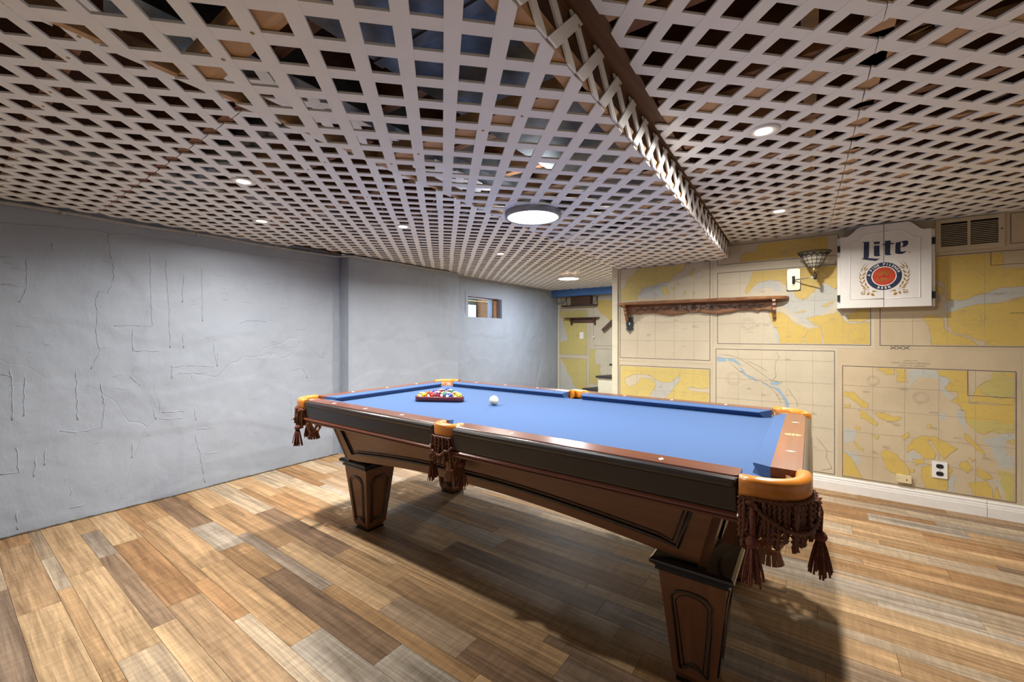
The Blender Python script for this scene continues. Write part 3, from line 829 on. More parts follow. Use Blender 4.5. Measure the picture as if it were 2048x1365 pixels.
# slate frame hidden under the cloth keeps the body solid
MB().box(TX0 + 0.11, TX1 - 0.11, TY0 + 0.11, TY1 - 0.11, 0.69, BED - 0.03).box(SX0 + 0.03, SX1 - 0.03, SY0 + 0.03, SY1 - 0.03, 0.655, 0.69).build('frame', 'espresso', pt)
# legs
LX, LY = (-2.195, -0.315), (1.580, 2.305)
def leg_half(z): return 0.062 + (0.103 - 0.062) * (z / 0.385)
def leg(cx, cy):
    prof = [(0.058, 0.0), (0.058, 0.010), (0.062, 0.012), (0.068, 0.042), (0.104, 0.386)]
    mb = MB()
    rs = [[(cx - h, cy - h, z), (cx + h, cy - h, z), (cx + h, cy + h, z), (cx - h, cy + h, z)] for h, z in [(0.052, 0.010), (0.066, 0.036), (0.104, 0.386)]]
    mb.rings(rs, smooth=False)
    lg = mb.build('leg', 'leg_wood', pt)
    MB().box(cx - 0.058, cx + 0.058, cy - 0.058, cy + 0.058, 0.0, 0.012).build('foot_pad', 'black_lacquer', lg)
    caps = [(0.104, 0.384), (0.112, 0.386), (0.114, 0.391), (0.111, 0.396), (0.118, 0.404), (0.127, 0.411), (0.129, 0.417), (0.127, 0.423), (0.119, 0.430), (0.05, 0.431)]
    mb = MB().rings([[(cx - h, cy - h, z), (cx + h, cy - h, z), (cx + h, cy + h, z), (cx - h, cy + h, z)] for h, z in caps], smooth=False)
    mb.build('cap_moulding', 'black_lacquer', lg)
    def hz(z): return 0.066 + (0.104 - 0.066) * (z - 0.036) / 0.35
    # arched panel on every face: outline in (u, z)
    def outline(ins):
        pts = [(-(hz(0.055) * 0.62 - ins), 0.055 + ins)]
        for i in range(7):
            u = -1 + i / 3.0
            pts.append((u * (hz(0.055) * 0.62 - ins), 0.055 + ins + 0.020 * (1 - u * u)))
        wt = hz(0.31) * 0.66 - ins
        pts.append((wt, 0.305 - ins))
        for i in range(1, 8):
            u = 1 - i / 4.0
            pts.append((u * wt, 0.305 - ins + 0.030 * math.sqrt(max(0, 1 - u * u * 0.98)) ** 1.0))
        pts.append((-wt, 0.305 - ins))
        return pts[1:]
    for a in range(4):
        ca, sa = math.cos(a * PI / 2), math.sin(a * PI / 2)
        def fp(u, z, e):
            d = hz(z) + e
            return (cx + u * ca + d * sa, cy + u * sa - d * ca, z)
        mb = MB()
        for ins, r in ((0.0, 0.0042), (0.013, 0.0022)):
            p = outline(ins); path = [fp(u, z, 0.001) for u, z in p]; path.append(path[0])
            mb.tube(path, r, 6)
        mb.build('panel_bead', 'black_lacquer', lg)
    return lg
for lx in LX:
    for ly in LY: leg(lx, ly - (0.035 if lx > -1 and ly < 2 else 0.0))

# pockets: leather-covered iron, rope fringe, tassels, woven leather basket
def sweep_path(path, prof):
    # path: 2D points, prof: closed list of (a, z) with a to the right-hand side of travel
    rs = []
    for i, p in enumerate(path):
        q0 = path[max(i - 1, 0)]; q1 = path[min(i + 1, len(path) - 1)]
        tx, ty = q1[0] - q0[0], q1[1] - q0[1]; l = math.hypot(tx, ty); nx, ny = ty / l, -tx / l
        rs.append([(p[0] + nx * a, p[1] + ny * a, z) for a, z in prof])
    return MB().rings(rs, smooth=True)
def round_prof(w, z0, z1, n=4, r=0.014):
    out = []
    for (cx, cz, a0) in ((w / 2 - r, z1 - r, 0), (-w / 2 + r, z1 - r, PI / 2), (-w / 2 + r, z0 + r, PI), (w / 2 - r, z0 + r, 1.5 * PI)):
        for i in range(n + 1):
            a = a0 + PI / 2 * i / n
            out.append((cx + r * math.cos(a), cz + r * math.sin(a)))
    return out
def along(path, s):
    for i in range(len(path) - 1):
        d = math.hypot(path[i + 1][0] - path[i][0], path[i + 1][1] - path[i][1])
        if s <= d or i == len(path) - 2:
            f = min(1, s / d); tx, ty = (path[i + 1][0] - path[i][0]) / d, (path[i + 1][1] - path[i][1]) / d
            return (path[i][0] + tx * s if s <= d else path[i + 1][0], path[i][1] + ty * s if s <= d else path[i + 1][1], ty, -tx)
        s -= d
def plen(path): return sum(math.hypot(path[i + 1][0] - path[i][0], path[i + 1][1] - path[i][1]) for i in range(len(path) - 1))
def make_pocket(path, out_sign, basket_c, seed, basket_r):
    # path in the pocket's own frame (table interior towards +y); heights are absolute
    rg = random.Random(seed)
    rim = sweep_path(path, round_prof(0.040, 0.738, 0.797, 4, 0.016))
    L = plen(path)
    fr = MB()
    n = int(L / 0.0105)
    for i in range(n + 1):
        s = L * (0.015 + 0.97 * i / n)
        x, y, nx, ny = along(path, s)
        for lay, off in ((0, 0.018), (1, 0.0255)):
            if lay == 1 and (i % 2 or rg.random() < 0.15): continue
            f = i / n
            ln = 0.088 + 0.02 * math.sin(f * PI) + rg.uniform(-0.01, 0.02) if lay == 0 else 0.11 + rg.uniform(-0.03, 0.02)
            dx, dy = rg.uniform(-0.012, 0.012), rg.uniform(-0.003, 0.012)
            pts = []
            for k in range(20):
                t = k / 19
                pts.append((x + out_sign * nx * off + dx * t * t, y + out_sign * ny * off + dy * t * t, 0.741 - ln * t))
            fr.tube(pts, 0.0060, 6, twist=430)
    # heading rope under the leather and a swag
    hd = []
    for k in range(70):
        x, y, nx, ny = along(path, L * k / 69); hd.append((x + out_sign * nx * 0.022, y + out_sign * ny * 0.022, 0.741))
    fr.tube(hd, 0.0055, 6, twist=480)
    sw = []
    for k in range(60):
        f = k / 59; x, y, nx, ny = along(path, L * (0.10 + 0.82 * f))
        sw.append((x + out_sign * nx * 0.033, y + out_sign * ny * 0.033, 0.735 - 0.068 * math.sin(PI * min(1, f * 1.1)) ** 0.8))
    fr.tube(sw, 0.0058, 6, twist=480)
    tassels = []
    for f in (0.14, 0.86):
        x, y, nx, ny = along(path, L * f); x += out_sign * nx * 0.036; y += out_sign * ny * 0.036
        tb = MB(); tb.tube([(x - out_sign * nx * 0.012, y - out_sign * ny * 0.012, 0.738), (x, y, 0.70), (x, y, 0.645)], 0.0052, 6, twist=480)
        tb.sphere((x, y, 0.634), 0.0165, 12, 8, 1, 1, 0.95)
        for k in range(34):
            a = rg.uniform(0, 2 * PI); r1 = rg.uniform(0.2, 1.0)
            bx, by = math.cos(a) * r1, math.sin(a) * r1
            ln = 0.088 + rg.uniform(-0.012, 0.012)
            pts = [(x + bx * (0.008 + 0.020 * t ** 0.8), y + by * (0.008 + 0.020 * t ** 0.8), 0.624 - ln * t) for t in (0, 0.25, 0.5, 0.75, 1)]
            tb.tube(pts, 0.0026, 4)
        tassels.append(tb)
    bk = MB(); bx, by = basket_c
    def br(z): return 0.026 + (basket_r - 0.026) * max(0.0, min(1.0, (z - 0.585) / 0.13)) ** 0.6
    for fam in (1, -1):
        for k in range(7):
            rs = []
            for i in range(13):
                z = 0.73 - 0.145 * i / 12; a = 2 * PI * k / 7 + fam * 1.5 * i / 12; r = br(z) + (0.001 if fam > 0 else 0)
                da = 0.0065 / max(r, 0.02)
                rs.append([(bx + r * math.cos(a - da), by + r * math.sin(a - da), z), (bx + r * math.cos(a + da), by + r * math.sin(a + da), z), (bx + (r - 0.003) * math.cos(a + da), by + (r - 0.003) * math.sin(a + da), z), (bx + (r - 0.003) * math.cos(a - da), by + (r - 0.003) * math.sin(a - da), z)])
            bk.rings(rs, smooth=False)
    for k in range(14):
        a = 2 * PI * k / 14; da = 0.19
        rs = []
        for z, r in ((0.592, 0.027), (0.580, 0.0255), (0.560, 0.031), (0.545, 0.036)):
            rs.append([(bx + r * math.cos(a - da), by + r * math.sin(a - da), z), (bx + r * math.cos(a + da), by + r * math.sin(a + da), z), (bx + (r - 0.003) * math.cos(a + da), by + (r - 0.003) * math.sin(a + da), z), (bx + (r - 0.003) * math.cos(a - da), by + (r - 0.003) * math.sin(a - da), z)])
        bk.rings(rs, smooth=False)
    bk.lathe([(0.0275, -0.006), (0.029, 0.0), (0.0275, 0.006)], (bx, by, 0.586), 14)
    return rim, fr, tassels, bk
def arc(cx, cy, r, a0, a1, n=14): return [(cx + r * math.cos(a0 + (a1 - a0) * i / n), cy + r * math.sin(a0 + (a1 - a0) * i / n)) for i in range(n + 1)]
# corner pocket frame: origin at the outer corner, interior towards (+x, +y)
cpath = [(0.162, 0.019)] + arc(0.118, 0.118, 0.099, -PI / 2, -PI, 16) + [(0.019, 0.162)]
cliner_p = arc(0.112, 0.112, 0.074, -PI / 2 + 0.75, -PI - 0.75, 16)
spath = [(-0.052, 0.066), (-0.052, 0.045)] + arc(0.0, 0.058, 0.048, PI + 0.25, 2 * PI - 0.25, 12)[0:0] + [(-0.047, 0.024), (-0.036, 0.018), (0.036, 0.018), (0.047, 0.024), (0.052, 0.045), (0.052, 0.066)]
def pocket_meshes(path, sgn, bc, seed, br_, liner):
    rim, fr, ts, bk = make_pocket(path, sgn, bc, seed, br_)
    ln = sweep_path(liner, [(0.0, 0.775), (0.006, 0.775), (0.006, 0.66), (0.0, 0.66)])
    return [('pocket', rim.mesh('pocket', 'leather_tan')), ('fringe', fr.mesh('fringe', 'rope_brown')), ('tassel', ts[0].mesh('tassel', 'tassel_thread')), ('tassel', ts[1].mesh('tassel', 'tassel_thread')), ('basket', bk.mesh('basket', 'leather_brown')), ('liner', ln.mesh('liner', 'leather_brown'))]
corner_set = pocket_meshes(cpath, -1, (0.098, 0.098), 11, 0.068, cliner_p)
side_liner = arc(0.0, 0.058, 0.050, PI - 0.1, 2 * PI + 0.1, 14)
side_set = pocket_meshes(spath, 1, (0.0, 0.066), 23, 0.050, side_liner)
def place_pocket(ms, loc, rot, skip=()):
    first = None
    for k, (nm, me) in enumerate(ms):
        if k in skip: continue
        o = bpy.data.objects.new(nm, me); C.objects.link(o)
        if first is None:
            first = o; o.parent = pt; o.location = Vector((loc[0], loc[1], 0)) - wloc(pt); o.rotation_euler = (0, 0, rot)
        else:
            o.parent = first
    return first
place_pocket(corner_set, (TX0, TY0), 0)
place_pocket(corner_set, (TX1, TY0), PI / 2)
place_pocket(corner_set, (TX1, TY1), PI, (1, 2, 3))
place_pocket(corner_set, (TX0, TY1), 1.5 * PI)
place_pocket(side_set, (cxT, TY0), 0)
place_pocket(side_set, (cxT, TY1), PI)

# ------------------------------------------------------------------ rack, balls
ang = math.atan2(1.936 - 1.778, -1.751 + 2.038)
ex = Vector((math.cos(ang), math.sin(ang), 0)); ey = Vector((-math.sin(ang), math.cos(ang), 0))
f0 = Vector((-2.038, 1.778, BED)); f1 = Vector((-1.751, 1.936, BED))
mid = (f0 + f1) / 2
BR = 0.0286
def ray_tri(side, r, n=8):
    # rounded triangle outline around its centre, flat side towards -ey
    h = side * math.sqrt(3) / 2; cs = [(-side / 2, -h / 3), (side / 2, -h / 3), (0, 2 * h / 3)]
    out = []
    for i, (x, y) in enumerate(cs):
        a0 = [PI * 7 / 6 - PI / 3, 1.5 * PI, PI / 6][i]
        for k in range(n + 1):
            a = a0 + (2 * PI / 3) * k / n
            out.append((x + r * math.cos(a), y + r * math.sin(a)))
    return out
RS = 4 * 2 * BR
hT = RS * math.sqrt(3) / 2
cR = mid + ey * (hT / 3 + BR + 0.012)
rk = thing('ball_rack', (cR.x, cR.y, BED), 'dark red wooden triangle rack holding the balls on the blue cloth', 'ball rack')
o_ = ray_tri(RS, BR + 0.0145); i_ = ray_tri(RS, BR + 0.0035)
def W3(p, z): w_ = cR + ex * p[0] + ey * p[1]; return (w_.x, w_.y, z)
n = len(o_)
mb = MB()
lv = [(o_, BED + 0.0005), (o_, BED + 0.030), (ray_tri(RS, BR + 0.0135), BED + 0.0325), (ray_tri(RS, BR + 0.0045), BED + 0.0325), (i_, BED + 0.030), (i_, BED + 0.0005)]
rs = [[W3(p, z) for p in pl] for pl, z in lv]
mb.rings(rs, caps=False, smooth=True, loop=True)
mb.build('frame', 'rack_wood', rk)
BC = {1: (0.80, 0.62, 0.02), 2: (0.02, 0.07, 0.42), 3: (0.65, 0.03, 0.02), 4: (0.13, 0.03, 0.30), 5: (0.75, 0.22, 0.02), 6: (0.01, 0.22, 0.10), 7: (0.25, 0.02, 0.03), 8: (0.012, 0.012, 0.014)}
CN = {1: 'yellow', 2: 'blue', 3: 'red', 4: 'purple', 5: 'orange', 6: 'green', 7: 'maroon', 8: 'black'}
def ball_mat(n):
    col = BC[(n - 1) % 8 + 1]
    m, nt, bs = new_mat('ball_%d' % n)
    bs.inputs['Roughness'].default_value = 0.1; bs.inputs['Coat Weight'].default_value = 0.2
    tc = nt.nodes.new('ShaderNodeTexCoord'); sx = nt.nodes.new('ShaderNodeSeparateXYZ'); link(nt, tc.outputs['Object'], sx.inputs[0])
    ab = node(nt, 'ShaderNodeMath', op='ABSOLUTE'); link(nt, sx.outputs[2], ab.inputs[0])
    gt = node(nt, 'ShaderNodeMath', op='LESS_THAN'); link(nt, ab.outputs[0], gt.inputs[0]); gt.inputs[1].default_value = 0.0195
    mk = noise(nt, 55, tc.outputs['Object'], 3, 0.6, 1.5)
    rr = ramp(nt, [(0.46, col), (0.52, (col[0] * 0.12, col[1] * 0.12, col[2] * 0.14))], mk)
    if n <= 8:
        link(nt, rr, bs.inputs['Base Color'])
    else:
        mx = nt.nodes.new('ShaderNodeMixRGB'); link(nt, gt.outputs[0], mx.inputs[0]); mx.inputs[1].default_value = (0.55, 0.53, 0.46, 1); link(nt, rr, mx.inputs[2])
        link(nt, mx.outputs[0], bs.inputs['Base Color'])
    return 'ball_%d' % n
ball_me = MB().sphere((0, 0, 0), BR, 24, 14)
cap_prof = [(0.0001, 0), (0.0050, 0), (0.0092, 0), (0.0094, 0)]
rb = random.Random(4)
order = [[9, 3, 7, 10, 1], [5, 12, 14, 13], [4, 8, 6], [11, 15], [2]]
place = ['at the left end of the front row', 'second in the front row', 'third in the front row', 'fourth in the front row', 'at the right end of the front row']
rown = ['front', 'second', 'third', 'fourth', 'back']
camv = Vector((0, 0, 1.18))
for r, rowl in enumerate(order):
    for i, nb in enumerate(rowl):
        p = cR + ex * ((i - (len(rowl) - 1) / 2) * 2.03 * BR) + ey * (-hT / 3 + r * 2.03 * BR * math.sqrt(3) / 2) + Vector((0, 0, BR + 0.0003))
        col = CN[(nb - 1) % 8 + 1]
        pos = ('left end of', 'second from left in', 'third from left in', 'fourth from left in', 'right end of')[i if i < len(rowl) - 1 else 4] if len(rowl) > 1 else 'alone in'
        o = bpy.data.objects.new('billiard_ball', ball_me.mesh('billiard_ball', ball_mat(nb))); C.objects.link(o); o.location = p
        d = (camv - p).normalized()
        # point the number disc roughly at the room, each ball turned its own way
        d = (d + Vector((rb.uniform(-0.6, 0.6), rb.uniform(-0.6, 0.6), rb.uniform(-0.1, 0.6)))).normalized()
        o.rotation_euler = d.to_track_quat('Y', 'Z').to_euler()
        tag(o, '%s %s ball with a number, %s the %s row of the rack' % (col, 'solid' if nb <= 8 else 'striped', pos, rown[r]), 'billiard ball', 'billiard balls in the rack')
        mb = MB(); rs = []
        for a in (0.02, 0.12, 0.22, 0.30):
            rs.append([((BR + 0.00025) * math.sin(a) * math.cos(2 * PI * k / 16), (BR + 0.00025) * math.cos(a), (BR + 0.00025) * math.sin(a) * math.sin(2 * PI * k / 16)) for k in range(16)])
        mb.rings(rs, caps=False)
        sp = bpy.data.objects.new('number_spot', mb.mesh('number_spot', 'print_white')); C.objects.link(sp); sp.parent = o
        def onball(x, y):
            v_ = Vector((-x, BR, y)).normalized() * (BR + 0.0006); return tuple(v_)
        tv, tf = text_tris(str(nb), 0.012 if nb < 10 else 0.0095, onball, 0.0002)
        mt = MB(); mt.add(tv, tf)
        nu = bpy.data.objects.new('number', mt.mesh('number', 'socket_black')); C.objects.link(nu); nu.parent = sp
o = bpy.data.objects.new('cue_ball', MB().sphere((0, 0, 0), BR, 32, 20).mesh('cue_ball', 'ivory_ball')); C.objects.link(o); o.location = (-1.541, 1.974, BED + BR + 0.0002)
tag(o, 'plain ivory white cue ball alone on the blue cloth', 'cue ball')
C5y=[[(0.68,0.934),(0.844,0.937),(0.847,0.721),(1.043,0.728),(1.039,0.567),(0.984,0.575),(0.949,0.555),(0.914,0.529),(0.888,0.536),(0.855,0.574),(0.833,0.604),(0.83,0.657),(0.803,0.708),(0.765,0.732),(0.8,0.767),(0.796,0.794),(0.75,0.796),(0.735,0.816),(0.765,0.868),(0.75,0.886),(0.711,0.895)],[(0.359,0.924),(0.482,0.93),(0.486,0.89),(0.439,0.887)],[(0.482,0.924),(0.541,0.921),(0.554,0.843),(0.499,0.839)],[(0.201,0.758),(0.258,0.75),(0.295,0.706),(0.341,0.674),(0.341,0.639),(0.304,0.641),(0.277,0.674),(0.22,0.717)],[(0.286,0.627),(0.332,0.608),(0.359,0.57),(0.399,0.533),(0.386,0.514),(0.341,0.544),(0.3,0.563)],[(0.377,0.607),(0.412,0.617),(0.473,0.594),(0.524,0.595),(0.486,0.561),(0.421,0.565)],[(0.197,0.599),(0.235,0.579),(0.225,0.548),(0.197,0.551)],[(0.272,0.505),(0.3,0.497),(0.295,0.472),(0.272,0.481)],[(0.197,0.66),(0.244,0.653),(0.239,0.634),(0.201,0.636)],[(0.197,0.423),(0.211,0.419),(0.206,0.394),(0.197,0.392)],[(0.55,0.387),(0.583,0.449),(0.624,0.479),(0.688,0.481),(0.735,0.455),(0.796,0.42),(0.758,0.376),(0.731,0.333),(0.711,0.368),(0.688,0.409),(0.672,0.456),(0.652,0.453),(0.668,0.417),(0.696,0.366),(0.688,0.331),(0.64,0.323),(0.607,0.362),(0.583,0.381),(0.55,0.353)],[(0.412,0.33),(0.447,0.359),(0.49,0.332),(0.533,0.282),(0.558,0.229),(0.562,0.196),(0.499,0.184),(0.439,0.218),(0.426,0.274)],[(0.201,0.32),(0.23,0.324),(0.244,0.266),(0.267,0.21),(0.323,0.137),(0.286,0.108),(0.201,0.113)],[(0.263,0.39),(0.281,0.369),(0.318,0.339),(0.314,0.324),(0.277,0.344)],[(0.624,0.264),(0.672,0.284),(0.742,0.308),(0.773,0.27),(0.75,0.2),(0.742,0.122),(0.688,0.11),(0.632,0.143),(0.62,0.196)],[(0.811,0.331),(0.841,0.347),(0.863,0.298),(0.841,0.261),(0.811,0.288)],[(0.885,0.312),(0.914,0.297),(0.953,0.252),(0.914,0.233),(0.885,0.259)],[(0.841,0.197),(0.928,0.226),(0.949,0.188),(0.958,0.153),(0.97,0.203),(1.005,0.138),(1.05,0.133),(1.046,0.117),(0.949,0.11),(0.87,0.118),(0.863,0.159)],[(0.826,0.527),(0.848,0.509),(0.885,0.461),(0.921,0.403),(0.914,0.392),(0.863,0.447),(0.826,0.495)],[(0.516,0.462),(0.558,0.496),(0.558,0.457),(0.533,0.441)],[(0.359,0.451),(0.403,0.446),(0.395,0.421)],[(0.575,0.312),(0.632,0.322),(0.64,0.29),(0.591,0.269)],[(0.648,0.559),(0.672,0.562),(0.672,0.54),(0.648,0.536)],[(0.848,0.37),(0.877,0.359),(0.863,0.34)],[(1.012,0.501),(1.036,0.525),(1.036,0.433),(1.019,0.44)],[(0.562,0.241),(0.591,0.241),(0.583,0.22),(0.562,0.219)],[(0.855,0.729),(0.879,0.817),(0.914,0.872),(0.944,0.879),(0.922,0.869),(0.892,0.839),(0.906,0.792),(0.984,0.765),(1.022,0.802),(1.022,0.864),(0.963,0.922),(1.043,0.925),(1.043,0.734)]]
C5g=[[(0.963,0.917),(1.022,0.864),(1.022,0.802),(0.984,0.768),(0.906,0.794),(0.893,0.836),(0.928,0.873),(0.942,0.879)],[(0.97,0.307),(1.039,0.3),(1.039,0.125),(1.005,0.149),(0.984,0.227)],[(0.833,0.598),(0.888,0.534),(0.949,0.553),(1.036,0.567),(1.039,0.629),(0.949,0.618),(0.841,0.61)]]
C5b=[[(0.554,0.928),(0.68,0.931),(0.735,0.893),(0.765,0.868),(0.735,0.811),(0.765,0.77),(0.803,0.708),(0.765,0.726),(0.719,0.788),(0.703,0.875),(0.607,0.88),(0.558,0.809)],[(0.235,0.313),(0.277,0.308),(0.304,0.253),(0.277,0.212),(0.249,0.267)],[(0.803,0.686),(0.833,0.604),(0.841,0.54),(0.826,0.538),(0.788,0.631)],[(0.892,0.494),(1.012,0.563),(1.036,0.525),(1.012,0.496),(1.012,0.419),(1.036,0.402),(1.036,0.32),(0.984,0.321),(0.956,0.409),(0.928,0.468)],[(0.55,0.353),(0.607,0.351),(0.648,0.291),(0.607,0.272),(0.558,0.297)],[(0.201,0.502),(0.277,0.464),(0.258,0.389),(0.201,0.356)],[(0.735,0.208),(0.796,0.242),(0.781,0.13),(0.75,0.118)],[(0.942,0.229),(1.012,0.253),(1.026,0.153),(0.97,0.214)],[(0.703,0.637),(0.742,0.647),(0.75,0.604),(0.711,0.6)]]
C3y=[[(-0.274,1.366),(-0.192,1.352),(-0.136,1.307),(-0.063,1.247),(-0.052,1.239),(-0.01,1.214),(-0.046,1.149),(-0.047,1.102),(-0.183,1.104),(-0.198,1.137),(-0.236,1.241)],[(-0.022,1.297),(0.077,1.316),(0.144,1.332),(0.166,1.356),(0.188,1.306),(0.226,1.257),(0.306,1.253),(0.344,1.269),(0.344,1.104),(0.091,1.104),(0.065,1.238),(0.019,1.246),(0.002,1.275)],[(-0.022,1.196),(0.013,1.224),(0.057,1.238),(0.077,1.103),(-0.034,1.102)],[(0.071,1.394),(0.138,1.43),(0.144,1.416),(0.094,1.379)],[(-0.106,1.35),(-0.028,1.362),(-0.034,1.348),(-0.094,1.342)],[(0.221,1.319),(0.285,1.359),(0.344,1.357),(0.344,1.282),(0.295,1.266),(0.231,1.271)],[(-0.442,1.518),(-0.384,1.685),(-0.24,1.696),(0.158,1.683),(0.158,1.518),(0.11,1.559),(0.083,1.567),(0.038,1.525),(-0.017,1.46),(-0.045,1.444),(-0.093,1.475),(-0.141,1.559),(-0.2,1.61),(-0.321,1.607),(-0.416,1.529)]]
C3b=[[(-0.321,1.607),(-0.27,1.627),(-0.21,1.588),(-0.17,1.503),(-0.21,1.517),(-0.29,1.557),(-0.394,1.528)],[(-0.141,1.559),(-0.093,1.47),(-0.045,1.439),(0.001,1.471),(0.056,1.535),(0.11,1.554),(0.158,1.512),(0.158,1.407),(0.11,1.354),(0.02,1.3),(0.001,1.232),(-0.055,1.267),(-0.131,1.35),(-0.18,1.398),(-0.141,1.443)],[(-0.278,1.366),(-0.198,1.137),(-0.186,1.104),(-0.204,1.103),(-0.236,1.196),(-0.274,1.332)]]
C7y=[[(-0.48,1.779),(-0.459,1.851),(-0.384,1.854),(-0.311,1.906),(-0.141,1.955),(0.119,1.953),(0.12,1.759),(-0.17,1.766)]]
C6y=[[(0.691,1.698),(0.995,1.696),(0.995,1.594),(1.085,1.591),(1.18,1.59),(1.346,1.59),(1.346,1.461),(1.085,1.478),(0.938,1.45),(0.807,1.399),(0.752,1.407),(0.731,1.521),(0.693,1.554)],[(0.632,1.297),(0.66,1.311),(0.724,1.285),(0.738,1.206),(0.766,1.181),(0.834,1.157),(0.906,1.115),(0.951,1.102),(0.682,1.102),(0.668,1.176)],[(0.738,1.314),(0.807,1.341),(0.938,1.375),(1.085,1.414),(1.346,1.426),(1.346,1.099),(0.976,1.102),(0.847,1.167),(0.773,1.186),(0.752,1.235)],[(0.693,1.504),(0.724,1.492),(0.731,1.442),(0.696,1.464)]]
C6b=[[(0.738,1.59),(0.766,1.617),(0.773,1.567),(0.807,1.574),(0.766,1.519),(0.773,1.46),(0.738,1.422),(0.731,1.501)],[(0.731,1.383),(0.807,1.404),(0.938,1.455),(1.085,1.483),(1.346,1.469),(1.346,1.426),(1.085,1.409),(0.938,1.37),(0.807,1.332),(0.745,1.304)],[(0.635,1.297),(0.65,1.266),(0.689,1.102),(0.675,1.101),(0.66,1.176)]]
C1y=[[(-1.517,1.502),(-1.512,1.597),(-1.468,1.646),(-1.45,1.713),(-1.338,1.798),(-1.196,1.81),(-1.036,1.803),(-0.899,1.798),(-0.936,1.746),(-1.021,1.705),(-1.052,1.651),(-1.099,1.662),(-1.147,1.649),(-1.22,1.629),(-1.295,1.618),(-1.329,1.569),(-1.363,1.529),(-1.355,1.503)],[(-1.115,1.614),(-1.075,1.62),(-1.044,1.561),(-1.052,1.537),(-1.107,1.54),(-1.123,1.582)],[(-1.052,1.602),(-1.005,1.607),(-1.013,1.575)],[(-1.005,1.639),(-0.974,1.645),(-0.97,1.621)],[(-0.884,1.694),(-0.854,1.77),(-0.832,1.76),(-0.854,1.684)],[(-0.936,1.531),(-0.914,1.577),(-0.906,1.545)],[(-0.854,1.527),(-0.843,1.565),(-0.836,1.534)],[(-1.517,1.29),(-1.486,1.285),(-1.494,1.268)]]
C1b=[[(-1.295,1.618),(-1.287,1.684),(-1.245,1.702),(-1.245,1.631),(-1.22,1.629),(-1.147,1.649),(-1.115,1.659),(-1.044,1.65),(-1.099,1.605),(-1.123,1.525),(-1.338,1.511),(-1.329,1.569)],[(-1.512,1.528),(-1.459,1.534),(-1.468,1.5),(-1.512,1.502)]]
C2y=[[(-1.5,0.856),(-0.711,0.868),(-0.718,0.713),(-0.788,0.694),(-0.906,0.699),(-0.866,0.667),(-0.749,0.656),(-0.711,0.686),(-0.711,0.425),(-1.114,0.377),(-1.086,0.584),(-0.974,0.737),(-0.967,0.809),(-1.043,0.733),(-1.129,0.727),(-1.172,0.753),(-1.245,0.794),(-1.397,0.785),(-1.476,0.75),(-1.476,0.703),(-1.428,0.661),(-1.366,0.696),(-1.32,0.759),(-1.201,0.752),(-1.179,0.694),(-1.231,0.601),(-1.245,0.361),(-1.476,0.333),(-1.5,0.64)]]
C2b=[[(-1.54,0.855),(-1.5,0.853),(-1.5,0.33),(-1.54,0.326)],[(-1.194,0.752),(-1.129,0.727),(-1.043,0.733),(-0.967,0.806),(-0.974,0.737),(-1.086,0.584),(-1.143,0.373),(-1.231,0.363),(-1.228,0.601),(-1.175,0.694)]]
C4blue=[[(-0.651,0.98),(-0.593,0.972),(-0.581,0.95),(-0.648,0.942)],[(-0.587,0.975),(-0.531,0.974),(-0.476,0.924),(-0.464,0.904),(-0.5,0.923),(-0.562,0.948)],[(-0.482,0.903),(-0.452,0.877),(-0.434,0.844),(-0.381,0.82),(-0.346,0.779),(-0.404,0.805),(-0.452,0.836)],[(-0.346,0.802),(-0.255,0.755),(-0.199,0.74),(-0.166,0.684),(-0.144,0.647),(-0.157,0.626),(-0.188,0.688),(-0.232,0.737),(-0.311,0.771)],[(-0.266,0.785),(-0.221,0.797),(-0.188,0.782),(-0.21,0.765),(-0.255,0.768)],[(-0.166,0.638),(-0.144,0.653),(-0.138,0.589),(-0.155,0.587)]]
C4line=[[(-0.644,1.001),(-0.562,0.997),(-0.488,0.976),(-0.416,0.927),(-0.334,0.863),(-0.255,0.801),(-0.177,0.791)],[(-0.562,0.941),(-0.488,0.869),(-0.369,0.807),(-0.288,0.773),(-0.221,0.699),(-0.188,0.623)],[(-0.223,1.033),(-0.201,0.995),(-0.23,0.948),(-0.232,0.888),(-0.223,0.836),(-0.255,0.795)],[(-0.428,0.953),(-0.346,0.916),(-0.288,0.879)],[(-0.144,0.744),(-0.091,0.658),(-0.08,0.608)],[(0.039,0.382),(0.074,0.337),(0.104,0.292),(0.099,0.242),(0.134,0.161),(0.064,0.136)]]
B1y=[[(-3.728,1.638),(-3.195,1.619),(-3.195,0.815),(-3.728,0.817),(-3.728,1.026),(-3.61,1.062),(-3.552,1.028),(-3.571,1.063),(-3.629,1.235),(-3.669,1.41)]]
B1b=[[(-3.732,1.568),(-3.669,1.41),(-3.629,1.235),(-3.571,1.063),(-3.571,1.002),(-3.728,1.035)],[(-3.571,0.994),(-3.494,1.012),(-3.456,0.961),(-3.513,0.934)]]
B2y=[[(-3.738,0.729),(-3.195,0.748),(-3.204,-0.041),(-3.343,-0.054),(-3.38,0.189),(-3.494,0.377),(-3.629,0.577)]]
B2b=[[(-3.742,0.694),(-3.629,0.577),(-3.494,0.377),(-3.38,0.189),(-3.343,-0.054),(-3.742,-0.093)]]
B3y=[[(-2.989,1.76),(-2.571,1.789),(-2.571,1.295),(-2.704,1.36),(-2.755,1.369),(-2.945,1.545),(-3.007,1.629)]]
B4y=[[(-3.141,0.9),(-3.033,0.885),(-3.033,0.637),(-3.087,0.602),(-2.945,0.658),(-2.936,0.477),(-3.015,0.308),(-3.141,0.282)]]
B4b=[[(-3.033,0.885),(-3.007,0.804),(-3.015,0.622),(-2.945,0.658),(-3.087,0.593),(-3.033,0.637)]]
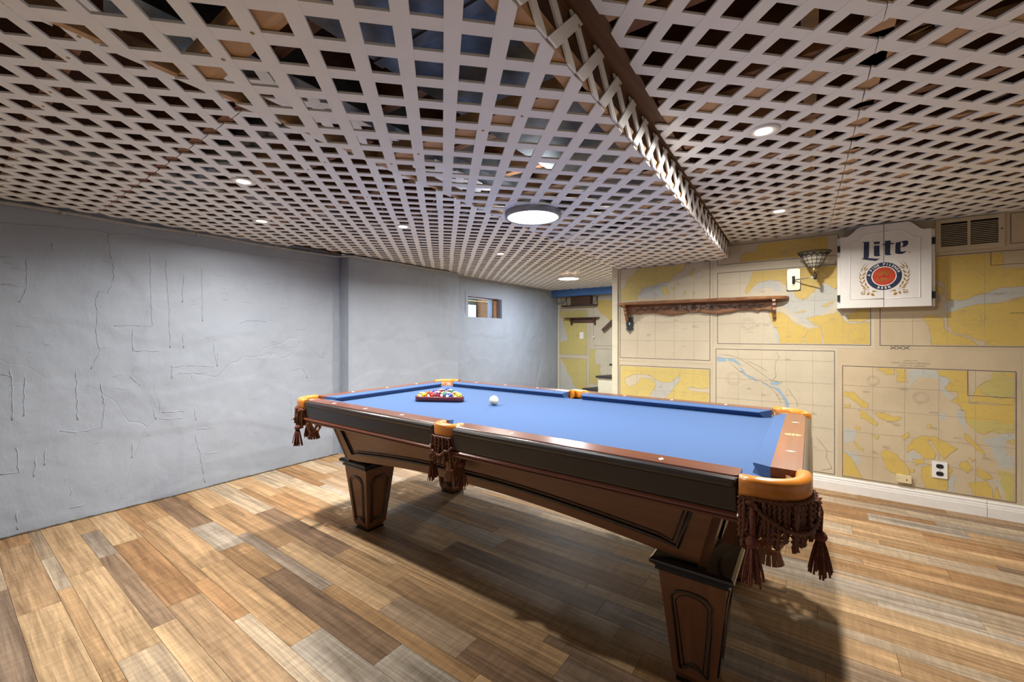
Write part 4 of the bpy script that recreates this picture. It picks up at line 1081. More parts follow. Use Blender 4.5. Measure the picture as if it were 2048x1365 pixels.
Lite=[[(0.295,1.832),(0.31,1.832),(0.34,1.832),(0.338,1.724),(0.333,1.719),(0.335,1.716),(0.364,1.71),(0.383,1.706),(0.398,1.706),(0.375,1.691),(0.342,1.699),(0.302,1.71),(0.293,1.712),(0.302,1.713),(0.309,1.719),(0.311,1.823),(0.307,1.828)],[(0.358,1.826),(0.396,1.825),(0.395,1.808),(0.366,1.808),(0.365,1.82)],[(0.365,1.799),(0.394,1.799),(0.395,1.73),(0.401,1.726),(0.393,1.723),(0.376,1.723),(0.365,1.728)],[(0.42,1.826),(0.453,1.825),(0.453,1.809),(0.472,1.807),(0.467,1.799),(0.452,1.799),(0.45,1.738),(0.453,1.73),(0.457,1.727),(0.448,1.724),(0.433,1.725),(0.422,1.729),(0.423,1.796),(0.415,1.798),(0.408,1.798),(0.414,1.806),(0.423,1.806),(0.424,1.819)],[(0.478,1.806),(0.504,1.811),(0.524,1.815),(0.538,1.813),(0.542,1.807),(0.542,1.792),(0.535,1.779),(0.523,1.772),(0.503,1.772),(0.503,1.745),(0.51,1.741),(0.524,1.742),(0.536,1.744),(0.524,1.732),(0.511,1.725),(0.495,1.726),(0.477,1.732),(0.476,1.74)]]
Lhole=[[(0.504,1.806),(0.508,1.808),(0.513,1.803),(0.516,1.791),(0.514,1.781),(0.51,1.775),(0.504,1.775)]]
ring=[(0.42,1.584),(0.329,1.591),(0.507,1.577),(0.42,1.684),(0.42,1.483),(0.42,1.651),(0.42,1.515),(0.36,1.589),(0.475,1.58)]
wheat=[[(0.327,1.682),(0.313,1.67),(0.303,1.653),(0.294,1.632),(0.297,1.618),(0.303,1.636),(0.305,1.651),(0.315,1.668)],[(0.347,1.683),(0.333,1.67),(0.32,1.654),(0.31,1.644),(0.309,1.633),(0.32,1.643),(0.327,1.658),(0.333,1.668)],[(0.345,1.667),(0.337,1.65),(0.327,1.64),(0.317,1.634),(0.31,1.624),(0.322,1.627),(0.332,1.637),(0.337,1.65)],[(0.288,1.624),(0.287,1.606),(0.29,1.592),(0.297,1.587),(0.296,1.598),(0.29,1.608)],[(0.322,1.621),(0.315,1.612),(0.306,1.606),(0.303,1.593),(0.313,1.597),(0.32,1.608)],[(0.283,1.595),(0.286,1.579),(0.291,1.566),(0.297,1.56),(0.296,1.572),(0.289,1.581)],[(0.315,1.59),(0.308,1.586),(0.301,1.578),(0.3,1.569),(0.31,1.571),(0.314,1.579)],[(0.284,1.562),(0.289,1.548),(0.298,1.536),(0.306,1.533),(0.303,1.545),(0.293,1.552)],[(0.315,1.568),(0.311,1.56),(0.306,1.553),(0.308,1.542),(0.315,1.548),(0.317,1.559)],[(0.29,1.535),(0.3,1.518),(0.311,1.507),(0.322,1.504),(0.313,1.517),(0.301,1.527)],[(0.321,1.543),(0.315,1.535),(0.318,1.524),(0.325,1.514),(0.327,1.525)],[(0.302,1.506),(0.311,1.495),(0.322,1.492),(0.327,1.495),(0.317,1.502)],[(0.333,1.518),(0.327,1.51),(0.33,1.501),(0.338,1.503),(0.336,1.512)],[(0.354,1.481),(0.363,1.485),(0.376,1.481),(0.367,1.473),(0.357,1.474)],[(0.342,1.472),(0.333,1.472),(0.328,1.461),(0.328,1.454),(0.337,1.454),(0.341,1.461)],[(0.347,1.467),(0.354,1.46),(0.357,1.469),(0.363,1.462),(0.368,1.453),(0.365,1.445),(0.355,1.448),(0.348,1.456)],[(0.309,1.485),(0.318,1.486),(0.321,1.479),(0.311,1.478)],[(0.299,1.472),(0.298,1.468),(0.295,1.469),(0.293,1.472),(0.295,1.476),(0.298,1.475)],[(0.306,1.478),(0.304,1.475),(0.301,1.475),(0.3,1.478),(0.301,1.482),(0.304,1.482)],[(0.307,1.469),(0.305,1.466),(0.302,1.466),(0.301,1.47),(0.302,1.473),(0.305,1.473)],[(0.3,1.463),(0.299,1.46),(0.295,1.46),(0.294,1.463),(0.295,1.467),(0.299,1.466)],[(0.314,1.469),(0.313,1.465),(0.31,1.466),(0.308,1.469),(0.31,1.472),(0.313,1.472)],[(0.32,1.468),(0.319,1.465),(0.316,1.465),(0.314,1.469),(0.316,1.472),(0.319,1.472)],[(0.305,1.459),(0.304,1.456),(0.301,1.456),(0.299,1.46),(0.301,1.463),(0.304,1.463)],[(0.312,1.46),(0.31,1.457),(0.307,1.457),(0.306,1.46),(0.307,1.464),(0.31,1.464)],[(0.318,1.461),(0.316,1.457),(0.313,1.458),(0.312,1.461),(0.313,1.465),(0.316,1.464)]]
xxx=[(0.47,1.093),(0.49,1.067),(0.509,1.094),(0.528,1.068),(0.554,1.094),(0.554,1.069)]
from mathutils.geometry import tessellate_polygon
# ------------------------------------------------------------------ nautical charts pasted on the walls
def coast(poly, rg, it=3, amp=0.13, box=None):
    if box:
        # points meant to lie on the frame are pushed past it and cut off later
        def push(p):
            x, z = p
            if abs(x - box[0]) < 0.03: x = box[0] - 0.03
            if abs(x - box[1]) < 0.03: x = box[1] + 0.03
            if abs(z - box[2]) < 0.03: z = box[2] - 0.03
            if abs(z - box[3]) < 0.03: z = box[3] + 0.03
            return (x, z)
        poly = [push(p) for p in poly]
    per = sum(math.hypot(poly[i][0] - poly[i - 1][0], poly[i][1] - poly[i - 1][1]) for i in range(len(poly)))
    ar = abs(sum(poly[i - 1][0] * poly[i][1] - poly[i][0] * poly[i - 1][1] for i in range(len(poly)))) / 2
    if ar / (per * per) < 0.03: amp = 0.05
    def out_side(p, q_): return box and ((p[0] < box[0] and q_[0] < box[0]) or (p[0] > box[1] and q_[0] > box[1]) or (p[1] < box[2] and q_[1] < box[2]) or (p[1] > box[3] and q_[1] > box[3]))
    # roughen an outline so that it reads as a shoreline
    for _ in range(it):
        out = []
        for i, p in enumerate(poly):
            qn = poly[(i + 1) % len(poly)]
            dx, dz = qn[0] - p[0], qn[1] - p[1]; l = math.hypot(dx, dz)
            out.append(p)
            if l > 0.013 and not out_side(p, qn):
                k = rg.uniform(-amp, amp)
                out.append((p[0] + dx / 2 - dz * k, p[1] + dz / 2 + dx * k))
        poly = out; amp *= 0.8
    return poly
def strip(mb, pts, w, fn, d):
    for i in range(len(pts) - 1):
        (x0, z0), (x1, z1) = pts[i], pts[i + 1]
        l = math.hypot(x1 - x0, z1 - z0) or 1; nx, nz = -(z1 - z0) / l * w / 2, (x1 - x0) / l * w / 2
        mb.add([fn(x0 + nx, z0 + nz, d), fn(x0 - nx, z0 - nz, d), fn(x1 - nx, z1 - nz, d), fn(x1 + nx, z1 + nz, d)], [(0, 1, 2, 3)])
def clipbox(poly, b): return clip(poly if sum(poly[i][0] * poly[(i + 1) % len(poly)][1] - poly[(i + 1) % len(poly)][0] * poly[i][1] for i in range(len(poly))) > 0 else poly[::-1], [(-1, 0, -b[0]), (1, 0, b[1]), (0, -1, -b[2]), (0, 1, b[3])])
def chart(label, Y, sheet, frame, land=(), shoal=(), flats=(), blue=(), lines=(), rings=(), extra=(), mat='chart_paper', seed=1, landmat='chart_land', grid=0.17):
    rg = random.Random(seed)
    fn = lambda x, z, d: (x, Y - d, z)
    t = thing('nautical_chart', ((sheet[0] + sheet[1]) / 2, Y, sheet[2]), label, 'chart', 'nautical charts pasted on the walls')
    mb = MB().box(sheet[0], sheet[1], Y - 0.0008, Y - 0.0001, sheet[2], sheet[3]); mb.build('sheet', mat, t)
    shores = []
    fb = (frame[0] + 0.008, frame[1] - 0.008, frame[2] + 0.008, frame[3] - 0.008)
    for nm, polys, m_, d in (('printed_shoal', shoal, 'chart_shoal', 0.0011), ('printed_land', land, landmat, 0.0015), ('printed_flats', flats, 'chart_flats', 0.0018), ('printed_water', blue, 'chart_blue', 0.0014)):
        mb = MB(); n = 0
        for p in polys:
            p = clipbox(coast(p, rg, box=fb), fb)
            if len(p) > 2:
                if nm == 'printed_land': shores.append(p)
                tri = tessellate_polygon([[Vector((a, b, 0)) for a, b in p]])
                mb.add([fn(a, b, d + 0.00002 * n) for a, b in p], [tuple(q_) for q_ in tri]); n += 1
        if n: mb.build(nm, m_, t)['kind'] = 'stuff'
    mb = MB()
    f = frame
    strip(mb, [(f[0], f[2]), (f[1], f[2]), (f[1], f[3]), (f[0], f[3]), (f[0], f[2])], 0.0042, fn, 0.0021)
    for x in extra: strip(mb, x, 0.0036, fn, 0.0022)
    mb.build('printed_border', 'chart_ink', t)
    mb = MB()
    # shoreline ink, graticule, compass roses and small notes
    for p in shores:
        for a, b in zip(p, p[1:] + p[:1]):
            if not any(abs(a[k] - fb[s_]) < 0.001 and abs(b[k] - fb[s_]) < 0.001 for k, s_ in ((0, 0), (0, 1), (1, 2), (1, 3))): strip(mb, [a, b], 0.0017, fn, 0.0020)
    x = f[0] + grid
    while x < f[1] - 0.03: strip(mb, [(x, f[2]), (x, f[3])], 0.0013, fn, 0.0019); x += grid
    z = f[2] + grid
    while z < f[3] - 0.03: strip(mb, [(f[0], z), (f[1], z)], 0.0013, fn, 0.0019); z += grid
    for (cx, cz, r) in rings:
        for rr in (r, r * 0.72):
            strip(mb, [(cx + rr * math.cos(2 * PI * k / 28), cz + rr * math.sin(2 * PI * k / 28)) for k in range(29)], 0.0015, fn, 0.0020)
    for k in range(14):
        cx = rg.uniform(f[0] + 0.08, f[1] - 0.12); cz = rg.uniform(f[2] + 0.05, f[3] - 0.05)
        for j in range(rg.randint(1, 3)):
            w_ = rg.uniform(0.02, 0.05); strip(mb, [(cx, cz - j * 0.007), (cx + w_, cz - j * 0.007)], 0.0018, fn, 0.0020)
    for ln in lines: strip(mb, ln, 0.0032, fn, 0.0020)
    mb.build('printed_lines', 'chart_ink_faint', t)['kind'] = 'stuff'
    return t
# chart wall, left column
chart('pale chart behind the carved shelf with a yellow headland at its top', YW, (-1.535, -0.692, 0.918, 1.83), (-1.523, -0.712, 0.946, 1.815), C1y, C1b, rings=[(-1.42, 1.66, 0.04), (-0.80, 1.70, 0.035)], seed=2, landmat='chart_land_pale')
chart('yellow chart with a pale winding inlet, low on the wall behind the table', YW, (-1.535, -0.692, 0.11, 0.905), (-1.527, -0.712, 0.14, 0.872), C2y, C2b, seed=3, landmat='chart_land_pale')
# middle column
chart('chart with yellow coast and grey estuary between carved shelf and dart cabinet', YW, (-0.682, 0.380, 1.072, 1.745), (-0.652, 0.356, 1.096, 1.703), C3y, C3b, rings=[(0.27, 1.17, 0.055), (-0.42, 1.26, 0.05)], seed=4)
t4 = chart('cream chart with a thin blue river, right of the pool table corner', YW, (-0.690, 0.168, 0.11, 1.070), (-0.664, 0.149, 0.02 + 0.10, 1.049), (), (), (), C4blue, C4line, rings=[(-0.53, 0.80, 0.055)], seed=5)
chart('chart strip with yellow land tucked under the ceiling left of the cabinet', YW, (-0.682, 0.20, 1.752, 1.938), (-0.652, 0.172, 1.772, 1.93), C7y, (), seed=6)
# right column
big = chart('large tan chart dotted with many yellow islands above the outlet', YW, (0.172, 1.075, 0.11, 1.068), (0.197, 1.052, 0.118, 0.941), C5y, C5b, C5g, rings=[(0.37, 0.84, 0.035), (0.62, 0.74, 0.04)], mat='chart_paper_tan', seed=7, extra=[[(0.842, 0.941), (0.842, 0.775), (1.052, 0.775)]])
chart('yellow river delta chart right of the dart cabinet', YW, (0.384, 2.0, 1.072, 1.725), (0.408, 1.97, 1.097, 1.706), C6y, C6b, rings=[(0.86, 1.28, 0.06)], seed=8, mat='chart_paper_tan', extra=[[(0.945, 1.706), (0.945, 1.62), (1.97, 1.62)]])
chart('plain tan chart edge beside the wall vent', YW, (1.012, 2.0, 1.735, 1.945), (1.03, 1.97, 1.75, 1.94), (), (), seed=9, mat='chart_paper_tan')
chart('tan chart margin at the far right edge of the wall', YW, (1.085, 2.2, 0.11, 1.062), (1.12, 2.18, 0.12, 0.94), (), (), seed=10)
# small print on the charts
def wall_text(s, size, x, z, parent, mat='chart_ink', d=0.0024, Y=YW, bold=0.0):
    vs, fs = text_tris(s, size, lambda a, b: (x + a, Y - d, z + b), bold)
    mb = MB(); mb.add(vs, fs); mb.build('lettering', mat, parent)
wall_text('STRAIT OF JUAN DE FUCA', 0.017, 0.565, 0.975, big, 'chart_ink_faint')
wall_text('STRAIT OF GEORGIA', 0.015, 0.575, 0.957, big, 'chart_ink_faint')
wall_text('UNITED STATES', 0.010, 0.565, 0.993, big, 'chart_ink_faint')
dl = [o for o in C.objects if o.get('label', '').startswith('yellow river delta')][0]
mb = MB(); fn = lambda x, z, d: (x, YW - d, z)
for k in range(3):
    x0 = 0.478 + 0.034 * k
    strip(mb, [(x0 - 0.015, 1.071), (x0 + 0.015, 1.092)], 0.004, fn, 0.0024); strip(mb, [(x0 - 0.015, 1.092), (x0 + 0.015, 1.071)], 0.004, fn, 0.0025)
mb.build('printed_crosses', 'chart_ink', dl)
wall_text('GRAYS HARBOR', 0.012, 1.07, 1.31, dl, 'chart_ink')
# alcove charts
chart('green yellow coastal chart under the small dark shelf in the alcove', YB, (-3.755, -3.185, 0.775, 1.62), (-3.742, -3.198, 0.803, 1.60), B1y, B1b, seed=12, landmat='chart_flats')
chart('lower alcove chart with a diagonal yellow shoreline', YB, (-3.755, -3.185, 0.11, 0.765), (-3.742, -3.198, 0.13, 0.738), B2y, B2b, seed=13, landmat='chart_flats')
chart('upper alcove chart with a golden corner beside the stairs', YB, (-3.12, -2.2, 0.95, 1.82), (-3.075, -2.23, 0.974, 1.80), B3y, (), seed=14)
chart('alcove chart with a narrow yellow peninsula behind the stair treads', YB, (-3.165, -2.2, 0.11, 0.94), (-3.15, -2.23, 0.13, 0.917), B4y, B4b, seed=15, landmat='chart_flats')

# ------------------------------------------------------------------ carved shelf
sx0, sx1 = -1.545, -0.135
sh_ = thing('carved_shelf', ((sx0 + sx1) / 2, YW, 1.36), 'long carved wooden wall shelf with floral apron on the chart wall', 'shelf')
dep = 0.155
def top_outline():
    pts = [(sx0 + 0.012, -0.003), (sx0, -0.02)]
    pts += [(sx0 + 0.01, -0.055), (sx0 + 0.035, -0.085), (sx0 + 0.10, -0.105)]
    n = 26
    for i in range(n + 1):
        f = i / n; pts.append((sx0 + 0.15 + (sx1 - sx0 - 0.30) * f, -dep + 0.02 + 0.016 * math.cos(f * PI * 10) * (0.5 + 0.5 * math.sin(f * PI))))
    pts += [(sx1 - 0.10, -0.105), (sx1 - 0.035, -0.085), (sx1 - 0.01, -0.055), (sx1, -0.02), (sx1 - 0.012, -0.003)]
    return pts
tp = top_outline()
mb = MB()
cxs = (sx0 + sx1) / 2
def scaled(k): return [(cxs + (x - cxs) * (1 - k * 0.012), -0.003 + (y + 0.003) * (1 - k * 0.06)) for x, y in tp]
lv = [(1.0, 1.452), (0.2, 1.455), (0.0, 1.463), (0.0, 1.472), (0.35, 1.477), (0.9, 1.479)]
mb.rings([[(x, YW + y, z) for x, y in scaled(k)] for k, z in lv], smooth=False)
mb.build('shelf_board', 'carved_wood', sh_)
ax0, ax1 = -1.432, -0.245
ap = [(ax0, 1.452), (ax0, 1.372)]
n = 60
for i in range(n + 1):
    f = i / n; c_ = abs(f - 0.5) * 2
    zz = 1.365 - 0.012 * math.cos(f * PI * 6) + (0.012 if c_ > 0.85 else 0) + 0.006 * abs(math.sin(f * PI * 12))
    ap.append((ax0 + (ax1 - ax0) * f, zz - 0.008 * (1 - c_)))
ap += [(ax1, 1.372), (ax1, 1.452)]
apron = MB().prism(ap, lambda a, b, t: (a, YW - t, b), 0.012, 0.030).build('apron', 'carved_wood', sh_)
MB().tube([(p[0], YW - 0.031, p[1] + 0.008) for p in ap[2:-2]], 0.003, 6).build('apron_bead', 'carved_wood', apron)
# relief carving: scrolls, leaves and rosettes
mb = MB()
fY = YW - 0.031
def leaf(x, z, a, l, w):
    ca, sa = math.cos(a), math.sin(a)
    prof_ = [(-l / 2, 0), (-l / 4, w / 2), (l / 4, w / 2.4), (l / 2, 0), (l / 4, -w / 2.4), (-l / 4, -w / 2)]
    mb.prism([(x + p * ca - q_ * sa, z + p * sa + q_ * ca) for p, q_ in prof_], lambda u, v_, t: (u, fY - t, v_), -0.001, 0.006)
def rosette(x, z, r):
    for k in range(6): leaf(x + r * 0.6 * math.cos(k * PI / 3), z + r * 0.6 * math.sin(k * PI / 3), k * PI / 3, r * 0.9, r * 0.55)
    mb.sphere((x, fY - 0.004, z), r * 0.28, 8, 6)
def scroll(x, z, r, sg):
    mb.tube([(x + sg * (r * (1 - k / 16)) * math.cos(k * 0.55), fY - 0.003, z + (r * (1 - k / 16)) * math.sin(k * 0.55)) for k in range(13)], 0.003, 5)
cz = 1.412
for sg in (-1, 1):
    c0 = (ax0 + ax1) / 2
    scroll(c0 + sg * 0.075, cz, 0.030, sg); rosette(c0 + sg * 0.145, cz, 0.024); scroll(c0 + sg * 0.215, cz - 0.004, 0.018, -sg)
    leaf(c0 + sg * 0.05, cz - 0.025, sg * 0.5, 0.04, 0.014); leaf(c0 + sg * 0.185, cz + 0.01, -sg * 0.4, 0.04, 0.014)
    for k, dx in enumerate((0.25, 0.285, 0.32, 0.40, 0.43, 0.465, 0.50)):
        leaf(c0 + sg * dx, cz + (0.008 if k % 2 else -0.008), sg * (0.6 if k % 2 else -0.6), 0.036, 0.014)
    rosette(c0 + sg * 0.36, cz, 0.017)
    mb.tube([(c0 + sg * (0.2 + 0.033 * k), fY - 0.001, cz + 0.006 * math.sin(k * 1.4)) for k in range(11)], 0.0022, 5)
rosette((ax0 + ax1) / 2, cz, 0.03)
mb.build('floral_carving', 'dark_shelf_wood', apron)
for bx in (-1.445, -0.232):
    pr2_ = [(0.003, 1.452), (0.115, 1.452), (0.118, 1.438), (0.095, 1.425), (0.098, 1.405), (0.078, 1.392), (0.080, 1.368), (0.055, 1.345), (0.045, 1.312), (0.03, 1.302), (0.003, 1.302)]
    MB().prism(pr2_, lambda a, b, t: (t, YW - a, b), bx - 0.011, bx + 0.011).build('bracket', 'carved_wood', sh_)

# ------------------------------------------------------------------ dartboard cabinet
cb = thing('dartboard_cabinet', (0.42, YW, 1.36), 'white two-door wall cabinet printed Lite with a red and blue crest', 'cabinet')
fy = YW - 0.105                                    # front of the doors
MB().box(0.163, 0.677, YW - 0.072, YW - 0.003, 1.366, 1.88).build('body', 'cabinet_white', cb)
def arch(x):
    # top edge of the doors: shoulders, then an ogee up to a flat crown
    f = abs(x - 0.417) / 0.238
    if f < 0.50: return 1.944
    if f < 0.86:
        k = (f - 0.50) / 0.36; return 1.944 - 0.064 * (k * k * (3 - 2 * k))
    return 1.880
for x0, x1, hx in ((0.179, 0.4155, 0.170), (0.4185, 0.655, 0.668)):
    n = 22
    tops = [(x0 + (x1 - x0) * i / n, arch(x0 + (x1 - x0) * i / n)) for i in range(n + 1)]
    poly = [(x0, 1.366)] + tops + [(x1, 1.366)]
    dr = MB().prism(poly, lambda a, b, t: (a, YW - t, b), 0.074, 0.105).build('door', 'cabinet_white', cb)
    # raised moulding that frames each door's field
    inn = (x0 + 0.055, x1) if x0 < 0.3 else (x0, x1 - 0.055)
    path = []
    xs_ = [inn[0] + (inn[1] - inn[0]) * i / 16 for i in range(17)]
    topl = [(x, 1.858 - (0.944 - 0.880) * 0 - (1.944 - arch(0.417 + (x - 0.417) * 1.28)) * 0.9 + 0.028) for x in xs_]
    if x0 < 0.3: path = [(inn[1], 1.425), (inn[0], 1.425)] + topl
    else: path = topl + [(inn[1], 1.425), (inn[0], 1.425)]
    MB().tube([(a, fy + 0.001, b) for a, b in path], 0.0048, 6).build('moulding', 'cabinet_white', dr)
    for hz_ in (1.44, 1.80):
        MB().box(hx - 0.007, hx + 0.009, YW - 0.094, YW - 0.070, hz_ - 0.022, hz_ + 0.022).build('hinge', 'dark_metal', dr)
def print_poly(name, mat, polys, d, parent=cb):
    mb = MB()
    for p in polys: mb.add([(a, fy - d, b) for a, b in p], [tuple(range(len(p)))])
    return mb.build(name, mat, parent)
print_poly('lettering', 'print_navy', Lite, 0.0008)
print_poly('letter_counter', 'cabinet_white', Lhole, 0.0012)
rc, rr_ = (0.4175, 1.581), 0.0935
def circ(r, n=56): return [(rc[0] + r * math.cos(2 * PI * i / n), rc[1] + r * 1.03 * math.sin(2 * PI * i / n)) for i in range(n)]
print_poly('crest_ring', 'print_navy', [circ(rr_)], 0.0008)
print_poly('crest_rim', 'print_white', [circ(rr_ * 0.71)], 0.0011)
print_poly('crest_field', 'print_red', [circ(rr_ * 0.65)], 0.0014)
mb = MB()
fc = lambda x, z, d: (x, fy - d, z)
# barley tree: trunk, roots and spreading twigs
rgt = random.Random(9)
for k in range(11):
    a = PI * (1.18 + 0.64 * k / 10)
    strip(mb, [(rc[0] + 0.006 * (k - 5) / 5, rc[1] - 0.004), (rc[0] + 0.026 * math.cos(a), rc[1] - 0.014 + 0.016 * math.sin(a)), (rc[0] + 0.058 * math.cos(a) * 0.95, rc[1] + 0.056 * math.sin(a))], 0.0026, fc, 0.0017)
for k in range(26):
    a = PI * (0.02 + 0.96 * k / 25); r = 0.034
    strip(mb, [(rc[0] + 0.010 * math.cos(a), rc[1] + 0.004 + 0.01 * math.sin(a)), (rc[0] + r * math.cos(a + 0.08), rc[1] + 0.002 + r * math.sin(a + 0.08)), (rc[0] + 0.057 * math.cos(a), rc[1] + 0.057 * math.sin(a))], 0.0016, fc, 0.0017)
for sg in (-1, 1):
    for i in range(4):
        for j in range(4):
            cx_, cz_ = rc[0] + sg * (0.030 + 0.006 * i), rc[1] - 0.010 - 0.0065 * j + 0.003 * (i % 2)
            strip(mb, [(cx_ - 0.002, cz_), (cx_ + 0.002, cz_)], 0.0034, fc, 0.0018)
mb.build('crest_tree', 'print_gold', cb)
mb = MB()
def ring_text(s, r, a0, step, size, flip=False):
    for i, ch in enumerate(s):
        if ch == ' ': continue
        a = a0 - step * i if not flip else a0 + step * i
        rot = a - PI / 2 if not flip else a + PI / 2
        px, pz = rc[0] + r * math.cos(a), rc[1] + r * 1.03 * math.sin(a)
        vs, fs = text_tris(ch, size, lambda u, v_: (px + u * math.cos(rot) - v_ * math.sin(rot), fy - 0.0012, pz + u * math.sin(rot) + v_ * math.cos(rot)), 0.0008)
        mb.add(vs, fs)
ring_text('A FINE PILSNER', rr_ * 0.855, PI - 0.16, (PI - 0.50) / 13, 0.0205)
ring_text('BEER', rr_ * 0.855, 1.5 * PI - 0.36, 0.24, 0.0205, True)
mb.build('crest_lettering', 'print_white', cb)
mir = [[(2 * rc[0] - a, b) for a, b in p] for p in wheat]
print_poly('barley_print', 'print_gold', wheat + mir, 0.0009)['kind'] = 'stuff'
mb = MB()
for sg in (-1, 1):
    for (dx, dz, r) in ((0.083, -0.092, 0.007), (0.038, -0.105, 0.005)):
        strip(mb, [(rc[0] + sg * dx + r * math.cos(k * 0.5), rc[1] + dz + r * math.sin(k * 0.5)) for k in range(14)], 0.0012, fc, 0.0010)
strip(mb, [(0.548 + 0.006 * math.cos(k * 0.6), 1.733 + 0.006 * math.sin(k * 0.6)) for k in range(12)], 0.0011, fc, 0.0010)
mb.build('scroll_print', 'print_gold', cb)
vs, fs = text_tris('R', 0.008, lambda u, v_: (0.548 + u, fy - 0.0011, 1.733 + v_))
mb = MB(); mb.add(vs, fs); mb.build('trademark', 'print_navy', cb)

# ------------------------------------------------------------------ wall vent
vt = thing('wall_vent', (0.845, YW, 1.73), 'cream louvred return air vent high on the chart wall', 'vent')
vx0, vx1, vz0, vz1 = 0.690, 1.003, 1.731, 1.946
mb = MB()
for b in ((vx0, vx1, vz0, vz0 + 0.03), (vx0, vx1, vz1 - 0.024, vz1), (vx0, vx0 + 0.026, vz0 + 0.03, vz1 - 0.024), (vx1 - 0.026, vx1, vz0 + 0.03, vz1 - 0.024), (0.84, 0.853, vz0 + 0.03, vz1 - 0.024)):
    mb.box(b[0], b[1], YW - 0.010, YW - 0.001, b[2], b[3])
mb.build('frame', 'vent_cream', vt)
MB().box(vx0 + 0.02, vx1 - 0.02, YW - 0.0026, YW - 0.0022, vz0 + 0.02, vz1 - 0.02).build('cavity', 'cavity_black', vt)
for x0, x1 in ((vx0 + 0.026, 0.84), (0.853, vx1 - 0.026)):
    z = vz0 + 0.034
    while z < vz1 - 0.028:
        MB().prism([(0.0030, z), (0.0040, z + 0.0015), (0.0095, z - 0.0025), (0.0085, z - 0.0045)], lambda a, b, t: (t, YW - a, b), x0, x1).build('slat', 'vent_cream', vt); z += 0.0118
for z in (vz0 + 0.015, ): pass
MB().lathe([(0.0002, -0.0125), (0.004, -0.012), (0.005, -0.010)], (vx1 - 0.012, YW, 1.85), 8, 'y').build('screw', 'dark_metal', vt)

# ------------------------------------------------------------------ stained glass sconce
sc_ = thing('wall_sconce', (-0.105, YW, 1.6), 'swing arm wall sconce with leaded stained glass bowl shade', 'wall lamp')
def rrect(x0, x1, z0, z1, r, n=5):
    out = []
    for cx, cz, a0 in ((x1 - r, z1 - r, 0), (x0 + r, z1 - r, PI / 2), (x0 + r, z0 + r, PI), (x1 - r, z0 + r, 1.5 * PI)):
        out += [(cx + r * math.cos(a0 + PI / 2 * i / n), cz + r * math.sin(a0 + PI / 2 * i / n)) for i in range(n + 1)]
    return out
MB().prism(rrect(-0.148, -0.064, 1.522, 1.690, 0.014), lambda a, b, t: (a, YW - t, b), 0.0025, 0.018).build('back_plate', 'brushed_nickel', sc_)
MB().box(-0.152, -0.060, YW - 0.006, YW - 0.0025, 1.518, 1.60).build('plate_painted_shadow', 'dark_metal', sc_)  # dark sheet standing in for the shade around the plate
pvx = -0.106; sxx, syy = 0.030, YW - 0.16
MB().lathe([(0.0085, -0.028), (0.009, -0.026), (0.009, 0.026), (0.0085, 0.028)], (pvx, YW - 0.032, 1.603), 14).build('pivot', 'dark_metal', sc_)
MB().lathe([(0.004, -0.020), (0.004, -0.016)], (pvx, YW, 1.640), 10, 'y').lathe([(0.005, -0.024), (0.005, -0.016)], (pvx, YW, 1.563), 10, 'y').build('screws', 'brass', sc_)
MB().tube([(pvx, YW - 0.032, 1.600), (sxx, syy, 1.600)], 0.0045, 10).build('swing_arm', 'brushed_nickel', sc_)
MB().lathe([(0.0085, -0.018), (0.009, -0.016), (0.009, 0.022), (0.0075, 0.026)], (sxx, syy, 1.600), 14).build('elbow', 'dark_metal', sc_)
MB().lathe([(0.006, -0.02), (0.006, 0.0), (0.016, 0.004), (0.0185, 0.008), (0.0185, 0.026), (0.016, 0.028)], (sxx - 0.006, syy, 1.640), 18).build('socket_cup', 'brass', sc_)
bw = [(0.0165, 1.664), (0.036, 1.676), (0.052, 1.697), (0.064, 1.722), (0.073, 1.746), (0.101, 1.782)]
bc_ = (sxx - 0.006, syy)
NS = 14
def bp(a, r, z): return (bc_[0] + r * math.cos(a), bc_[1] + r * math.sin(a), z)
lead = MB()
for k in range(NS):
    lead.tube([bp(2 * PI * k / NS, r, z) for r, z in bw[:-1]], 0.0019, 5)
for r, z in bw[1:-1]: lead.tube([bp(2 * PI * k / 28, r, z) for k in range(29)], 0.0019, 5)
lead.tube([bp(2 * PI * k / 36, bw[-1][0], bw[-1][1]) for k in range(37)], 0.005, 6)
sb = lead.build('shade_leading', 'iron_black', sc_)
cols = {0: 'clear', 1: 'amber', 2: 'clear', 3: 'amber'}
rgs = random.Random(2)
for lev in range(4):
    for k in range(NS):
        a0, a1 = 2 * PI * k / NS, 2 * PI * (k + 1) / NS
        (r0, z0), (r1, z1) = bw[lev], bw[lev + 1]
        vs = [bp(a0, r0, z0), bp(a1, r0, z0), bp(a1, r1, z1), bp(a0, r1, z1)]
        vi = [bp(a0, r0 - 0.0015, z0), bp(a1, r0 - 0.0015, z0), bp(a1, r1 - 0.0015, z1), bp(a0, r1 - 0.0015, z1)]
        MB().add(vs + vi, [(0, 1, 2, 3), (7, 6, 5, 4), (0, 4, 5, 1), (1, 5, 6, 2), (2, 6, 7, 3), (3, 7, 4, 0)]).build('glass_piece', 'shade_amber' if rgs.random() < 0.3 and lev > 0 else 'shade_clear', sb)
